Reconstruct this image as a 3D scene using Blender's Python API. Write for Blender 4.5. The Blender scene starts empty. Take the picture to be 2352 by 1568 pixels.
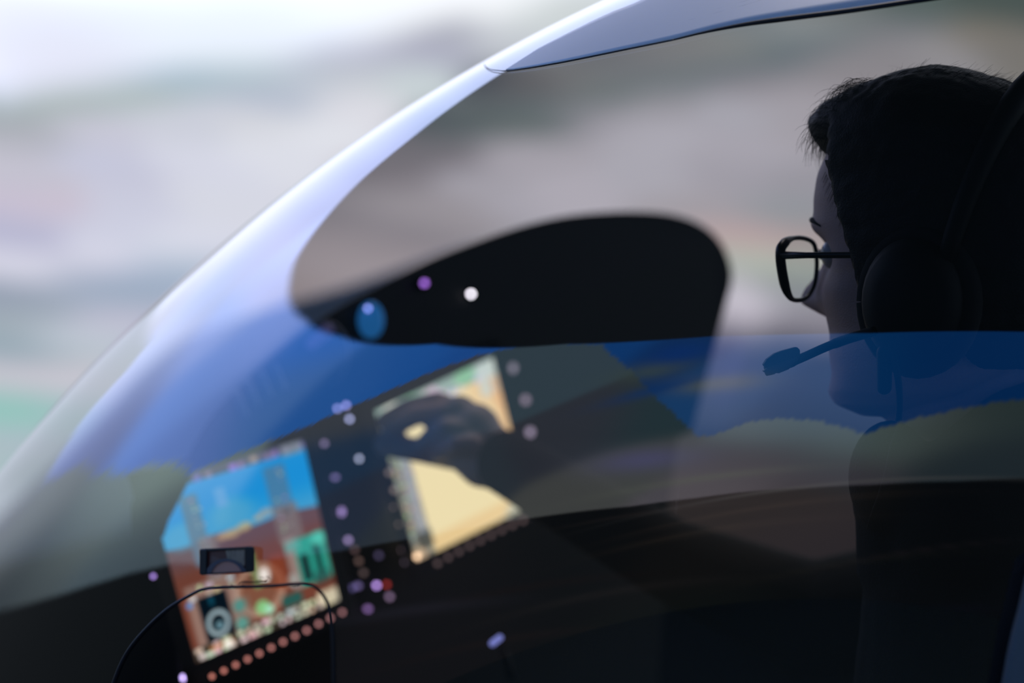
import bpy, bmesh, math, random
import numpy as np
from mathutils import Vector, Matrix, noise
random.seed(7)
S = bpy.context.scene
COL = S.collection
# ------------------------------------------------------------ camera, world, exposure
CZ = 2.6
FPX = 2352 * 85 / 36
cam = bpy.data.cameras.new('camera'); cam.lens = 85; cam.sensor_width = 36
cam.clip_start = .05; cam.clip_end = 60
cam.dof.use_dof = True; cam.dof.focus_distance = 1.635; cam.dof.aperture_fstop = 2.4
co = bpy.data.objects.new('camera', cam); COL.objects.link(co)
co.location = (0, 0, CZ); co.rotation_euler = (math.pi / 2, 0, 0); S.camera = co
w = bpy.data.worlds.new('world'); S.world = w; w.use_nodes = True
w.node_tree.nodes['Background'].inputs[0].default_value = (.004, .008, .011, 1)
S.view_settings.view_transform = 'Standard'; S.view_settings.look = 'None'
S.view_settings.exposure = 0; S.view_settings.gamma = 1
S.view_settings.use_curve_mapping = False
S.cycles.max_bounces = 10; S.cycles.transparent_max_bounces = 24; S.cycles.diffuse_bounces = 2
S.cycles.caustics_reflective = False; S.cycles.caustics_refractive = False
S.cycles.sample_clamp_indirect = 3

# added unseen fill light high beyond the cockpit, brightens roof panel and face
la = bpy.data.lights.new('roof_fill_light', 'AREA'); la.shape = 'DISK'; la.size = .7; la.energy = 38; la.color = (1, .93, .92)
lo_ = bpy.data.objects.new('roof_fill_light', la); COL.objects.link(lo_); lo_.location = (.5, 3.4, 5.6)
lo_.rotation_euler = (Vector((.25, 1.7, 2.7)) - Vector((.5, 3.4, 5.6))).to_track_quat('-Z', 'Y').to_euler()
# ------------------------------------------------------------ helpers
def V(*a): return Vector(a)
def at(x, y, Y):
    return Vector(((x - 1176) / FPX * Y, Y, CZ - (y - 784) / FPX * Y))
def put(name, me, m=None, parent=None, smooth=True):
    o = bpy.data.objects.new(name, me); COL.objects.link(o)
    if m: me.materials.append(m)
    if smooth: me.polygons.foreach_set('use_smooth', [True] * len(me.polygons))
    if parent: o.parent = parent; o.matrix_parent_inverse = Matrix.Translation(-parent.location)
    return o
def mesh(name, v, f, m=None, parent=None, smooth=True):
    me = bpy.data.meshes.new(name); me.from_pydata([tuple(p) for p in v], [], f); me.update()
    return put(name, me, m, parent, smooth)
def tag(o, label=None, cat=None, group=None, kind=None):
    for k, v in (('label', label), ('category', cat), ('group', group), ('kind', kind)):
        if v: o[k] = v
    return o
def thing(name, loc, label, cat, group=None):
    o = bpy.data.objects.new(name, None); o.empty_display_size = .05; COL.objects.link(o)
    o.location = loc; return tag(o, label, cat, group)
class MB:
    def __init__(s): s.v = []; s.f = []
    def add(s, v, f):
        n = len(s.v); s.v += [Vector(p) for p in v]; s.f += [tuple(i + n for i in q) for q in f]
    def tube(s, pts, r, seg=10, caps=True, flat=None):
        pts = [Vector(p) for p in pts]; n = len(pts)
        rr = r if hasattr(r, '__len__') else [r] * n
        t0 = (pts[1] - pts[0]).normalized()
        a = t0.orthogonal().normalized(); V_ = []; F_ = []
        for i in range(n):
            t = (pts[min(i + 1, n - 1)] - pts[max(i - 1, 0)]).normalized()
            a = (a - t * a.dot(t)); a = a.normalized() if a.length > 1e-6 else t.orthogonal().normalized()
            b = t.cross(a)
            for k in range(seg):
                th = 2 * math.pi * k / seg
                V_.append(pts[i] + (a * math.cos(th) + b * math.sin(th)) * rr[i])
        for i in range(n - 1):
            for k in range(seg):
                k2 = (k + 1) % seg
                F_.append((i * seg + k, i * seg + k2, (i + 1) * seg + k2, (i + 1) * seg + k))
        if caps: F_ += [tuple(range(seg))[::-1], tuple(range((n - 1) * seg, n * seg))]
        s.add(V_, F_)
    def capsule(s, a, b, ra, rb, seg=20, rings=7):
        a = Vector(a); b = Vector(b); t = (b - a).normalized()
        pts = []; rr = []
        for i in range(rings):
            ph = math.pi / 2 * i / (rings - .5); pts.append(a - t * ra * math.cos(ph)); rr.append(max(ra * math.sin(ph), ra * .02))
        pts.append(a); rr.append(ra); pts.append(b); rr.append(rb)
        for i in range(rings)[::-1]:
            ph = math.pi / 2 * i / (rings - .5); pts.append(b + t * rb * math.cos(ph)); rr.append(max(rb * math.sin(ph), rb * .02))
        s.tube(pts, rr, seg)
    def ell(s, c, r, rot=None, n=24):
        c = Vector(c); V_ = []; F_ = []; m = n // 2
        for i in range(m + 1):
            ph = math.pi * i / m
            for k in range(n):
                th = 2 * math.pi * k / n
                p = Vector((r[0] * math.sin(ph) * math.cos(th), r[1] * math.sin(ph) * math.sin(th), r[2] * math.cos(ph)))
                if rot: p = rot @ p
                V_.append(c + p)
        for i in range(m):
            for k in range(n):
                k2 = (k + 1) % n; F_.append((i * n + k, i * n + k2, (i + 1) * n + k2, (i + 1) * n + k))
        s.add(V_, F_)
    def box(s, c, h, rot=None):
        c = Vector(c); V_ = []
        for x in (-1, 1):
            for y in (-1, 1):
                for z in (-1, 1):
                    p = Vector((x * h[0], y * h[1], z * h[2])); V_.append(c + (rot @ p if rot else p))
        s.add(V_, [(0, 1, 3, 2), (4, 6, 7, 5), (0, 4, 5, 1), (2, 3, 7, 6), (0, 2, 6, 4), (1, 5, 7, 3)])
    def prism(s, poly, d):
        n = len(poly); d = Vector(d)
        s.add(list(poly) + [Vector(p) + d for p in poly],
              [tuple(range(n)), tuple(range(n, 2 * n))[::-1]] + [(i, i + n, (i + 1) % n + n, (i + 1) % n) for i in range(n)])
    def build(s, name, m, parent=None, smooth=True, bevel=0, remesh=0, smoothit=0):
        me = bpy.data.meshes.new(name); me.from_pydata([tuple(p) for p in s.v], [], s.f)
        bm = bmesh.new(); bm.from_mesh(me); bmesh.ops.remove_doubles(bm, verts=bm.verts, dist=1e-6)
        bmesh.ops.recalc_face_normals(bm, faces=bm.faces); bm.to_mesh(me); bm.free()
        o = put(name, me, m, parent, smooth)
        if remesh:
            q = o.modifiers.new('join', 'REMESH'); q.mode = 'VOXEL'; q.voxel_size = remesh; q.use_smooth_shade = True
        if smoothit:
            q = o.modifiers.new('relax', 'SMOOTH'); q.iterations = smoothit; q.factor = .5
        if bevel:
            q = o.modifiers.new('bevel', 'BEVEL'); q.width = bevel; q.segments = 3; q.limit_method = 'ANGLE'
        return o
def spline(pts, n=8, closed=False):
    pts = [Vector(p) for p in pts]; out = []; N = len(pts)
    for i in range(N if closed else N - 1):
        if closed: p0, p1, p2, p3 = pts[i - 1], pts[i], pts[(i + 1) % N], pts[(i + 2) % N]
        else: p0, p1, p2, p3 = pts[max(i - 1, 0)], pts[i], pts[i + 1], pts[min(i + 2, N - 1)]
        for k in range(n):
            t = k / n
            out.append(.5 * ((2 * p1) + (p2 - p0) * t + (2 * p0 - 5 * p1 + 4 * p2 - p3) * t * t + (3 * p1 - p0 - 3 * p2 + p3) * t ** 3))
    if not closed: out.append(pts[-1])
    return out
# ------------------------------------------------------------ materials
def mat(name, col, rough=.6, metal=0, spec=.4, emit=None, es=1, bump=0, bscale=200, var=.08):
    m = bpy.data.materials.new(name); m.use_nodes = True; nt = m.node_tree; b = nt.nodes['Principled BSDF']
    b.inputs['Roughness'].default_value = rough; b.inputs['Metallic'].default_value = metal
    b.inputs['Specular IOR Level'].default_value = spec
    tc = nt.nodes.new('ShaderNodeTexCoord'); n = nt.nodes.new('ShaderNodeTexNoise'); n.inputs['Scale'].default_value = bscale
    nt.links.new(tc.outputs['Object'], n.inputs['Vector'])
    mx = nt.nodes.new('ShaderNodeMix'); mx.data_type = 'RGBA'
    mx.inputs[6].default_value = (*[c * (1 - var) for c in col], 1); mx.inputs[7].default_value = (*[min(c * (1 + var), 1) for c in col], 1)
    nt.links.new(n.outputs['Fac'], mx.inputs[0]); nt.links.new(mx.outputs[2], b.inputs['Base Color'])
    if bump:
        bp = nt.nodes.new('ShaderNodeBump'); bp.inputs['Strength'].default_value = bump; bp.inputs['Distance'].default_value = .002
        nt.links.new(n.outputs['Fac'], bp.inputs['Height']); nt.links.new(bp.outputs['Normal'], b.inputs['Normal'])
    if emit:
        b.inputs['Emission Color'].default_value = (*emit, 1); b.inputs['Emission Strength'].default_value = es
    return m
def screen_mat(name, sampled=False):
    m = bpy.data.materials.new(name); m.use_nodes = True; nt = m.node_tree; nt.nodes.clear()
    a = nt.nodes.new('ShaderNodeAttribute'); a.attribute_name = 'picture'
    e = nt.nodes.new('ShaderNodeEmission'); o = nt.nodes.new('ShaderNodeOutputMaterial')
    nt.links.new(a.outputs['Color'], e.inputs['Color']); nt.links.new(e.outputs[0], o.inputs['Surface'])
    m.cycles.emission_sampling = 'AUTO' if sampled else 'NONE'
    return m
def glass(name, tint, ior=1.9, rough=0.0):
    m = bpy.data.materials.new(name); m.use_nodes = True; nt = m.node_tree; nt.nodes.clear()
    o = nt.nodes.new('ShaderNodeOutputMaterial'); mx = nt.nodes.new('ShaderNodeMixShader')
    fr = nt.nodes.new('ShaderNodeFresnel'); fr.inputs['IOR'].default_value = ior
    ge = nt.nodes.new('ShaderNodeNewGeometry')           # same coating seen from either face
    t = nt.nodes.new('ShaderNodeBsdfTransparent'); t.inputs[0].default_value = (*tint, 1)
    g = nt.nodes.new('ShaderNodeBsdfGlossy'); g.inputs['Roughness'].default_value = rough; g.inputs['Color'].default_value = (1, 1, 1, 1)
    iv = nt.nodes.new('ShaderNodeMix'); iv.data_type = 'FLOAT'
    iv.inputs[2].default_value = ior; iv.inputs[3].default_value = 1 / ior
    nt.links.new(ge.outputs['Backfacing'], iv.inputs[0]); 
    # Fresnel node inverts the IOR on back faces by itself; feed 1/ior there so both faces act alike
    nt.links.new(iv.outputs[0], fr.inputs['IOR'])
    nt.links.new(fr.outputs[0], mx.inputs[0]); nt.links.new(t.outputs[0], mx.inputs[1]); nt.links.new(g.outputs[0], mx.inputs[2])
    nt.links.new(mx.outputs[0], o.inputs['Surface'])
    return m
def colourise(me, cols):
    a = me.color_attributes.new('picture', 'FLOAT_COLOR', 'POINT')
    a.data.foreach_set('color', np.c_[cols, np.ones(len(cols))].astype(np.float32).ravel())
T = .42
def lin(c, k=1):
    c = np.array(c, float) / 255; return np.where(c <= .04045, c / 12.92, ((c + .055) / 1.055) ** 2.4) * k

# ------------------------------------------------------------ the dome screen of the flight simulator
PIC = {
 'sky': [(345.37, 9.1985, 2, 1, 0.7913, 0.8228, 0.9131), (347.193, 8.406, 2, 1, 0.7454, 0.7605, 0.8963), (349.027, 8.9403, 2, 1, 0.807, 0.8714, 0.9387), (352.748, 9.0156, 2, 1, 0.8228, 0.8879, 0.956), (356.514, 9.3077, 2, 1, 0.9131, 0.956, 0.9823), (358.407, 9.5659, 2, 1, 0.9734, 0.9823, 0.9911), (347.808, 7.5678, 2, 1, 0.7758, 0.7913, 0.9216), (351.505, 8.2563, 2, 1, 0.7913, 0.855, 0.9216), (360.303, 10.1857, 2, 1, 0.9131, 0.9387, 0.956), (335, 13, 8, 2.2, 1.2, 1.3, 1.6), (345, 14, 8, 2.2, 1.9, 2, 2.2), (355, 17, 8, 2.2, 2, 2.1, 2.3), (360, 20, 8, 4, 2, 2.1, 2.3), (365, 15, 8, 2.2, 1.8, 1.9, 2.1), (340, 22, 8, 4, 1.4, 1.6, 2.3), (352, 24, 8, 4, 1.5, 1.7, 2.4), (380, 20, 8, 4, 1.3, 1.4, 1.6), (420, 15, 20, 2.2, 0.9, 1, 1.3), (100, 12, 20, 2.2, 0.4, 0.6, 1.1), (148.609, 5.5031, 7, 5, 0.0104, 0.1721, 0.7109), (162.875, 4.7354, 7, 5, 0.0104, 0.2232, 0.8249), (180.012, 10.3215, 7, 5, 0.0457, 0.3552, 1.1252), (192.156, 18.9268, 7, 5, 0.0104, 0.1827, 0.75), (206.767, 24.9544, 7, 5, 0.0104, 0.3041, 1.2736), (237.998, 32.4404, 7, 5, 0.0816, 0.5281, 2.1123), (252.009, 31.6215, 7, 5, 0.08, 0.6322, 2.4287), (261.329, 27.1851, 7, 5, 0.1366, 0.7293, 2.5466), (281.694, 27.0519, 7, 5, 0.4, 1.0895, 2.9368), (289.121, 21.208, 7, 5, 0.7465, 1.2822, 3.3115), (302.92, 25.137, 7, 5, 0.8688, 1.5387, 3.8132), (284.72, 33.0631, 7, 5, 0.2342, 1.0537, 3.8636), (301.616, 31.5343, 7, 5, 1.2829, 1.9737, 4.7369), (316.705, 26.8565, 7, 5, 1.4961, 2.0197, 4.1142), (318.107, 30.0318, 7, 5, 1.9027, 2.5115, 4.7187), (321.589, 16.9551, 7, 5, 1.0385, 1.3542, 2.6184), (315.739, 14.6648, 7, 5, 0.7608, 0.9133, 1.7869), (334.014, 20.9906, 7, 5, 1.3658, 1.639, 3.0959), (338.287, 23.0479, 7, 5, 1.2996, 1.6462, 3.119), (344.944, 21.487, 7, 5, 1.1621, 1.4439, 2.5356), (349.809, 21.0833, 7, 5, 1.1159, 1.3638, 2.2937), (352.716, 21.9283, 7, 5, 1.1429, 1.3835, 2.2256), (355.919, 24.4893, 7, 5, 1.1923, 1.4433, 2.3218), (326.428, 18.5809, 7, 5, 2.0766, 2.3912, 3.461), (338.929, 16.3871, 7, 5, 1.9267, 2.0318, 2.6274), (349.763, 15.906, 7, 5, 1.268, 1.3948, 1.9781), (356.947, 18.4331, 7, 5, 1.187, 1.3056, 1.8516)],
 'land': [(345.387, 6.5351, 1, 0.33, 0.305, 0.3763, 0.3763), (346.838, 6.6904, 1, 0.33, 0.3763, 0.4452, 0.4342), (348.791, 6.9761, 1, 0.33, 0.4287, 0.5029, 0.5149), (350.515, 7.5617, 1, 0.33, 0.4125, 0.5149, 0.5906), (352.254, 7.5281, 1, 0.33, 0.4564, 0.5457, 0.6038), (353.005, 6.9189, 1, 0.33, 0.4452, 0.5029, 0.6172), (354.005, 7.3025, 1, 0.33, 0.5149, 0.5647, 0.6445), (355.258, 8.0593, 1, 0.33, 0.4564, 0.4678, 0.5906), (357.146, 8.4458, 1, 0.33, 0.4342, 0.4452, 0.552), (358.534, 8.824, 1, 0.33, 0.4125, 0.4287, 0.5029), (359.671, 8.7023, 1, 0.33, 0.5647, 0.5972, 0.6445), (360.303, 9.3215, 1, 0.33, 0.6105, 0.6584, 0.6724), (357.147, 7.4521, 1, 0.33, 0.5776, 0.6445, 0.6724), (355.51, 7.6894, 1, 0.33, 0.5776, 0.6105, 0.6584), (346.114, 5.942, 1, 0.33, 0.4452, 0.4564, 0.5149), (347.815, 6.0979, 1, 0.33, 0.5776, 0.5776, 0.6795), (350.272, 6.2626, 1, 0.33, 0.6105, 0.6308, 0.7157), (352.756, 6.4197, 1, 0.33, 0.6584, 0.6724, 0.7305), (355.26, 6.8172, 1, 0.33, 0.7157, 0.7157, 0.7758), (346.119, 4.7189, 1, 0.33, 0.552, 0.5395, 0.6308), (348.431, 5.0006, 1, 0.33, 0.5647, 0.5776, 0.7157), (350.895, 5.0326, 1, 0.33, 0.6724, 0.6867, 0.7913), (353.383, 5.3065, 1, 0.33, 0.7157, 0.7305, 0.807), (354.634, 5.9403, 1, 0.33, 0.7454, 0.7605, 0.8228), (346.606, 3.8672, 1, 0.33, 0.5776, 0.5271, 0.6445), (349.047, 3.8962, 1, 0.33, 0.6038, 0.6172, 0.7454), (351.517, 3.9197, 1, 0.33, 0.6724, 0.6867, 0.7758), (346.124, 3.0014, 1, 0.33, 0.4851, 0.4851, 0.6445), (348.436, 3.0237, 1, 0.33, 0.6172, 0.6308, 0.7605), (350.652, 2.7924, 1, 0.33, 0.6867, 0.7011, 0.807), (346.126, 2.1411, 1, 0.33, 0.6584, 0.6584, 0.7758), (348.437, 2.4047, 1, 0.33, 0.6867, 0.6867, 0.807), (350.281, 2.2921, 1, 0.33, 0.5149, 0.5906, 0.7011), (349.419, 1.9144, 1, 0.33, 0.3763, 0.4452, 0.5776), (347.827, 1.782, 1, 0.33, 0.402, 0.4452, 0.5647), (348.438, 1.2895, 1, 0.33, 0.3419, 0.4125, 0.5271), (346.854, 1.0365, 1, 0.33, 0.3515, 0.402, 0.4851), (345.765, 1.2784, 1, 0.33, 0.305, 0.3515, 0.4452), (346.128, 0.5416, 1, 0.33, 0.3515, 0.4125, 0.4678), (348.438, 0.6696, 1, 0.33, 0.5149, 0.5271, 0.6445), (347.34, 0.173, 1, 0.33, 0.5149, 0.5776, 0.6584), (346.128, -0.32, 1, 0.33, 0.305, 0.3916, 0.4564), (347.584, -0.569, 1, 0.33, 0.5149, 0.5457, 0.6105), (346.127, -0.9354, 1, 0.33, 0.5776, 0.5647, 0.6308), (346.975, -1.0616, 1, 0.33, 0.5776, 0.5647, 0.6445), (346.006, -1.9189, 1, 0.33, 0.305, 0.5271, 0.5149), (345.644, -2.1619, 1, 0.33, 0.305, 0.5776, 0.5149), (346.611, -1.7997, 1, 0.33, 0.3763, 0.5149, 0.5457), (345.763, -2.654, 1, 0.33, 0.4287, 0.4851, 0.5776), (345.401, -2.8956, 1, 0.33, 0.402, 0.5149, 0.5457), (359.924, 7.335, 1, 0.33, 0.243, 0.2735, 0.3267), (360.682, 7.3346, 1, 0.33, 0.3779, 0.3703, 0.3856), (362.197, 7.4552, 1, 0.33, 0.4847, 0.4847, 0.5025), (363.458, 7.8215, 1, 0.33, 0.4335, 0.4502, 0.4847), (365.346, 8.3009, 1, 0.33, 0.5206, 0.5206, 0.5392), (367.227, 9.016, 1, 0.33, 0.5025, 0.5775, 0.6173), (368.473, 8.9942, 1, 0.33, 0.6482, 0.7016, 0.7016), (369.716, 9.3361, 1, 0.33, 0.4586, 0.5025, 0.5025), (371.565, 9.4124, 1, 0.33, 0.243, 0.3267, 0.3061), (374.003, 9.3398, 1, 0.33, 0.1882, 0.243, 0.2257), (373.393, 8.7538, 1, 0.33, 0.4586, 0.4335, 0.3779), (371.563, 8.9256, 1, 0.33, 0.4171, 0.4586, 0.4847), (366.599, 8.409, 1, 0.33, 0.5775, 0.5972, 0.5775), (369.093, 8.6141, 1, 0.33, 0.4171, 0.4847, 0.5206), (371.56, 8.4378, 1, 0.33, 0.5972, 0.5775, 0.6173), (373.995, 8.2514, 1, 0.33, 0.4847, 0.4586, 0.4171), (367.848, 8.1438, 1, 0.33, 0.3409, 0.4335, 0.4847), (365.972, 7.9224, 1, 0.33, 0.3779, 0.4672, 0.5025), (364.087, 7.4442, 1, 0.33, 0.4847, 0.5392, 0.5775), (362.827, 7.2033, 1, 0.33, 0.4012, 0.4847, 0.4847), (360.934, 6.7107, 1, 0.33, 0.3267, 0.4012, 0.4171), (359.672, 6.2116, 1, 0.33, 0.3409, 0.4012, 0.4012), (358.536, 6.21, 1, 0.33, 0.2735, 0.3267, 0.3555), (370.328, 8.221, 1, 0.33, 0.6482, 0.6173, 0.6482), (372.171, 8.3007, 1, 0.33, 0.7575, 0.7348, 0.769), (369.089, 7.7534, 1, 0.33, 0.7016, 0.6586, 0.7016), (366.597, 7.5434, 1, 0.33, 0.5972, 0.5775, 0.6378), (364.086, 6.9466, 1, 0.33, 0.8159, 0.7922, 0.8645), (362.196, 6.5826, 1, 0.33, 0.7575, 0.7348, 0.8159), (357.78, 5.4574, 1, 0.33, 0.5025, 0.4672, 0.5206), (356.521, 4.8267, 1, 0.33, 0.5486, 0.5025, 0.5582), (357.151, 4.0765, 1, 0.33, 0.8159, 0.7575, 0.8159), (355.516, 3.318, 1, 0.33, 0.6482, 0.5972, 0.6586), (355.014, 2.8143, 1, 0.33, 0.8159, 0.7236, 0.769), (354.639, 1.8089, 1, 0.33, 0.9147, 0.8159, 0.8645), (354.263, 1.6825, 1, 0.33, 0.7016, 0.5972, 0.6173), (360.303, 5.4607, 1, 0.33, 1.0066, 0.9535, 1.0475), (364.085, 6.074, 1, 0.33, 1.0754, 1.0475, 1.1615), (366.594, 6.5511, 1, 0.33, 1.0066, 0.9931, 1.1036), (367.843, 6.9081, 1, 0.33, 0.9147, 0.8645, 0.9404), (366.592, 5.6805, 1, 0.33, 1.0066, 0.9666, 1.0754), (368.463, 6.0327, 1, 0.33, 0.9404, 0.8894, 0.9666), (359.041, 4.4569, 1, 0.33, 1.0066, 0.9666, 1.0754), (361.564, 4.4561, 1, 0.33, 1.1036, 1.0475, 1.1615), (364.083, 4.5735, 1, 0.33, 1.0475, 1.0201, 1.1323), (366.59, 4.5583, 1, 0.33, 0.9147, 0.8769, 0.9798), (368.335, 4.419, 1, 0.33, 0.8159, 0.7922, 0.8769), (365.338, 3.941, 1, 0.33, 0.9404, 0.8769, 0.9404), (367.213, 3.5548, 1, 0.33, 0.9404, 0.8769, 0.9404), (367.836, 3.8001, 1, 0.33, 0.7016, 0.7575, 0.8159), (366.838, 3.0569, 1, 0.33, 1.221, 0.9404, 0.9404), (368.084, 3.1746, 1, 0.33, 0.9404, 0.7922, 0.7922), (367.087, 2.3049, 1, 0.33, 1.1036, 1.191, 1.0475), (367.336, 1.6781, 1, 0.33, 0.8159, 0.8894, 0.8769), (366.587, 1.0534, 1, 0.33, 1.4599, 1.3775, 1.5452), (366.837, 1.1783, 1, 0.33, 1.3775, 1.3136, 1.4768), (367.833, 1.3013, 1, 0.33, 0.7016, 0.7575, 0.8159), (368.454, 0.7998, 1, 0.33, 0.8159, 0.7575, 0.8769), (366.337, 0.4893, 1, 0.33, 0.7016, 0.6378, 0.7236), (368.454, 0.4874, 1, 0.33, 0.5025, 0.4847, 0.5775), (367.335, 0.238, 1, 0.33, 0.3409, 0.3409, 0.4171), (367.21, -0.3257, 1.25, 0.5, 0.107, 0.1338, 0.2408), (365.962, -0.5775, 1.25, 0.5, 0.1873, 0.1873, 0.2675), (366.836, -0.9527, 1.25, 0.5, 0.1204, 0.1471, 0.2408), (368.454, -0.8248, 1.25, 0.5, 0.0936, 0.1338, 0.2274), (366.337, -2.2075, 1.25, 0.5, 0.1338, 0.1471, 0.1873), (368.455, -2.1989, 1.25, 0.5, 0.0803, 0.107, 0.1605), (368.457, -3.0724, 1.25, 0.5, 0.0401, 0.0482, 0.0589), (365.963, -3.0862, 1.25, 0.5, 0.0535, 0.0535, 0.0642), (367.215, -4.5783, 1.25, 0.5, 0.0535, 0.0428, 0.0428), (369.082, -5.5538, 1.25, 0.5, 0.0535, 0.0428, 0.0482), (373.97, -1.4272, 1.25, 0.5, 0.0803, 0.0803, 0.0803), (364.084, -5.2244, 1.25, 0.5, 0.0535, 0.0428, 0.0428), (373.984, -6.3304, 1.25, 0.5, 0.0535, 0.0428, 0.0428), (218.171, 23.324, 7, 4, 0.2458, 0.4098, 0.5382), (192.102, 3.4545, 7, 4, 0.1184, 0.2558, 0.3115), (202.587, 3.3903, 7, 4, 0.1972, 0.2284, 0.3114), (196.124, -7.2344, 7, 4, 0.4438, 0.4751, 0.4672), (225.556, -0.9906, 7, 4, 0.1963, 0.2728, 0.3617), (251.948, 23.2715, 7, 4, 0.3329, 0.3964, 0.5006), (251.412, 14.5481, 7, 4, 0.1143, 0.2647, 0.5514), (243.342, 2.2206, 7, 4, 0.1449, 0.2237, 0.4067), (167.053, -6.1099, 7, 4, 0.4931, 0.7308, 0.7786), (157.462, -9.7719, 7, 4, 0.4928, 0.7303, 0.7262), (172.055, -11.7811, 7, 4, 0.3452, 0.3015, 0.3634), (161.928, -16.1392, 7, 4, 0.2957, 0.2739, 0.3424), (177.679, -14.9807, 7, 4, 0.5918, 0.5481, 0.6437), (144.247, -8.4368, 7, 4, 0.1572, 0.2548, 0.2689), (150.834, -9.5787, 7, 4, 0.3938, 0.5015, 0.4663), (143.029, -14.95, 7, 4, 0.1177, 0.1818, 0.2272), (288.353, 17.5178, 7, 4, 1.3925, 1.8853, 1.8041), (295.207, 15.4024, 7, 4, 1.2618, 1.6184, 1.6348), (296.239, 12.2014, 7, 4, 0.7517, 0.9574, 0.9891), (281.031, 9.0516, 7, 4, 0.3968, 0.5777, 0.7161), (298.192, 8.5192, 7, 4, 0.3558, 0.4532, 0.515), (309.659, 11.1726, 7, 4, 0.9238, 1.0532, 1.1221), (323.283, 8.9856, 7, 4, 0.6028, 0.6421, 0.7297), (325.342, 14.3077, 7, 4, 1.1509, 1.3568, 1.4685), (327.73, 15.5977, 7, 4, 1.4047, 1.549, 1.7602), (325.135, 11.2982, 7, 4, 0.892, 1.0099, 1.1476), (282.345, 12.8186, 7, 4, 0.7897, 1.045, 1.1281), (304.484, 7.2162, 7, 4, 0.0995, 0.1382, 0.1832), (328.045, 11.854, 7, 4, 0.8544, 0.9328, 1.1563)],
 'ground': [(136.491, -29.5763, 12, 8, 0.0164, 0.0225, 0.0287), (150.031, -36.4273, 12, 8, 0.0227, 0.0288, 0.035), (173.021, -21.0901, 12, 8, 0.0477, 0.0477, 0.0477), (199.813, -19.2267, 12, 8, 0.0291, 0.0353, 0.0415), (218.905, -22.7637, 12, 8, 0.0475, 0.0475, 0.0599), (246.847, -12.5063, 12, 8, 0.0282, 0.0342, 0.0402), (281.09, 3.0428, 12, 8, 0.0387, 0.0488, 0.0538), (288.873, 0.7963, 12, 8, 0.062, 0.0711, 0.0802), (172.763, -44.3212, 12, 8, 0.0351, 0.0474, 0.0474)],
 'h1': [(139.666, -5.5416), (144.611, -6.1179), (149.675, -6.9935), (154.937, -8.1738), (158.103, -9.4189), (162.017, -7.2509), (164.72, -5.6148), (168.68, -4.101), (173.331, -2.83), (177.167, -2.912), (180.815, -4.1187), (183.662, -3.2267), (187.575, 1.8747), (193.778, 9.5397), (199.906, 17.4085), (209.244, 26.7663), (222.813, 30.9046), (229.359, 31.1767), (236.524, 30.8778), (244.228, 29.1179), (254.291, 25.4394), (264.676, 21.8259), (273.628, 19.5709), (281.493, 17.3037), (287.469, 18.3808), (293.149, 17.8849), (295.724, 17.3292), (297.723, 16.3599), (302.747, 15.9964), (304.536, 15.2901), (311.272, 14.6772), (314.144, 13.0592), (317.578, 11.3116), (321.078, 11.9494), (325.083, 12.848), (325.997, 13.7859), (327.408, 15.1134), (329.764, 15.4922), (345.386, 6.839), (346.836, 7.1177), (348.544, 7.4004), (350.267, 7.7417), (352.253, 7.8986), (353.752, 8.1047), (354.754, 8.4875), (356.012, 8.6854), (357.146, 8.9413), (358.408, 9.2569), (359.419, 9.1975), (360.556, 9.692), (361.568, 10.1828), (364.094, 10.9016), (374.649, 11.4755)],
 'h2': [(137.389, -18.047), (144.737, -18.6152), (155.551, -18.6121), (164.476, -18.0342), (174.001, -17.0406), (180.546, -16.533), (190.762, -15.1749), (208.592, -11.3178), (226.626, -7.2394), (239.01, -4.0915), (269.603, 5.2413), (277.242, 5.9207), (284.618, 5.947), (292.276, 5.6986), (300.82, 5.1963), (336.03, -12.9227), (382.265, -13.0517)],
 'top': [(140.801, 6.939), (160.879, 12.5653), (186.857, 21.1769), (198.476, 24.1679), (217.208, 29.0191), (250.803, 34.6952), (280.14, 34.9086), (295.403, 33.816), (312.827, 31.458), (319.469, 30.2303), (328.701, 29.0438), (334.474, 28.1904), (339.933, 27.8619), (345.077, 26.8522), (348.748, 26.2636), (353.18, 26.2617), (356.087, 28.132)],
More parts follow.
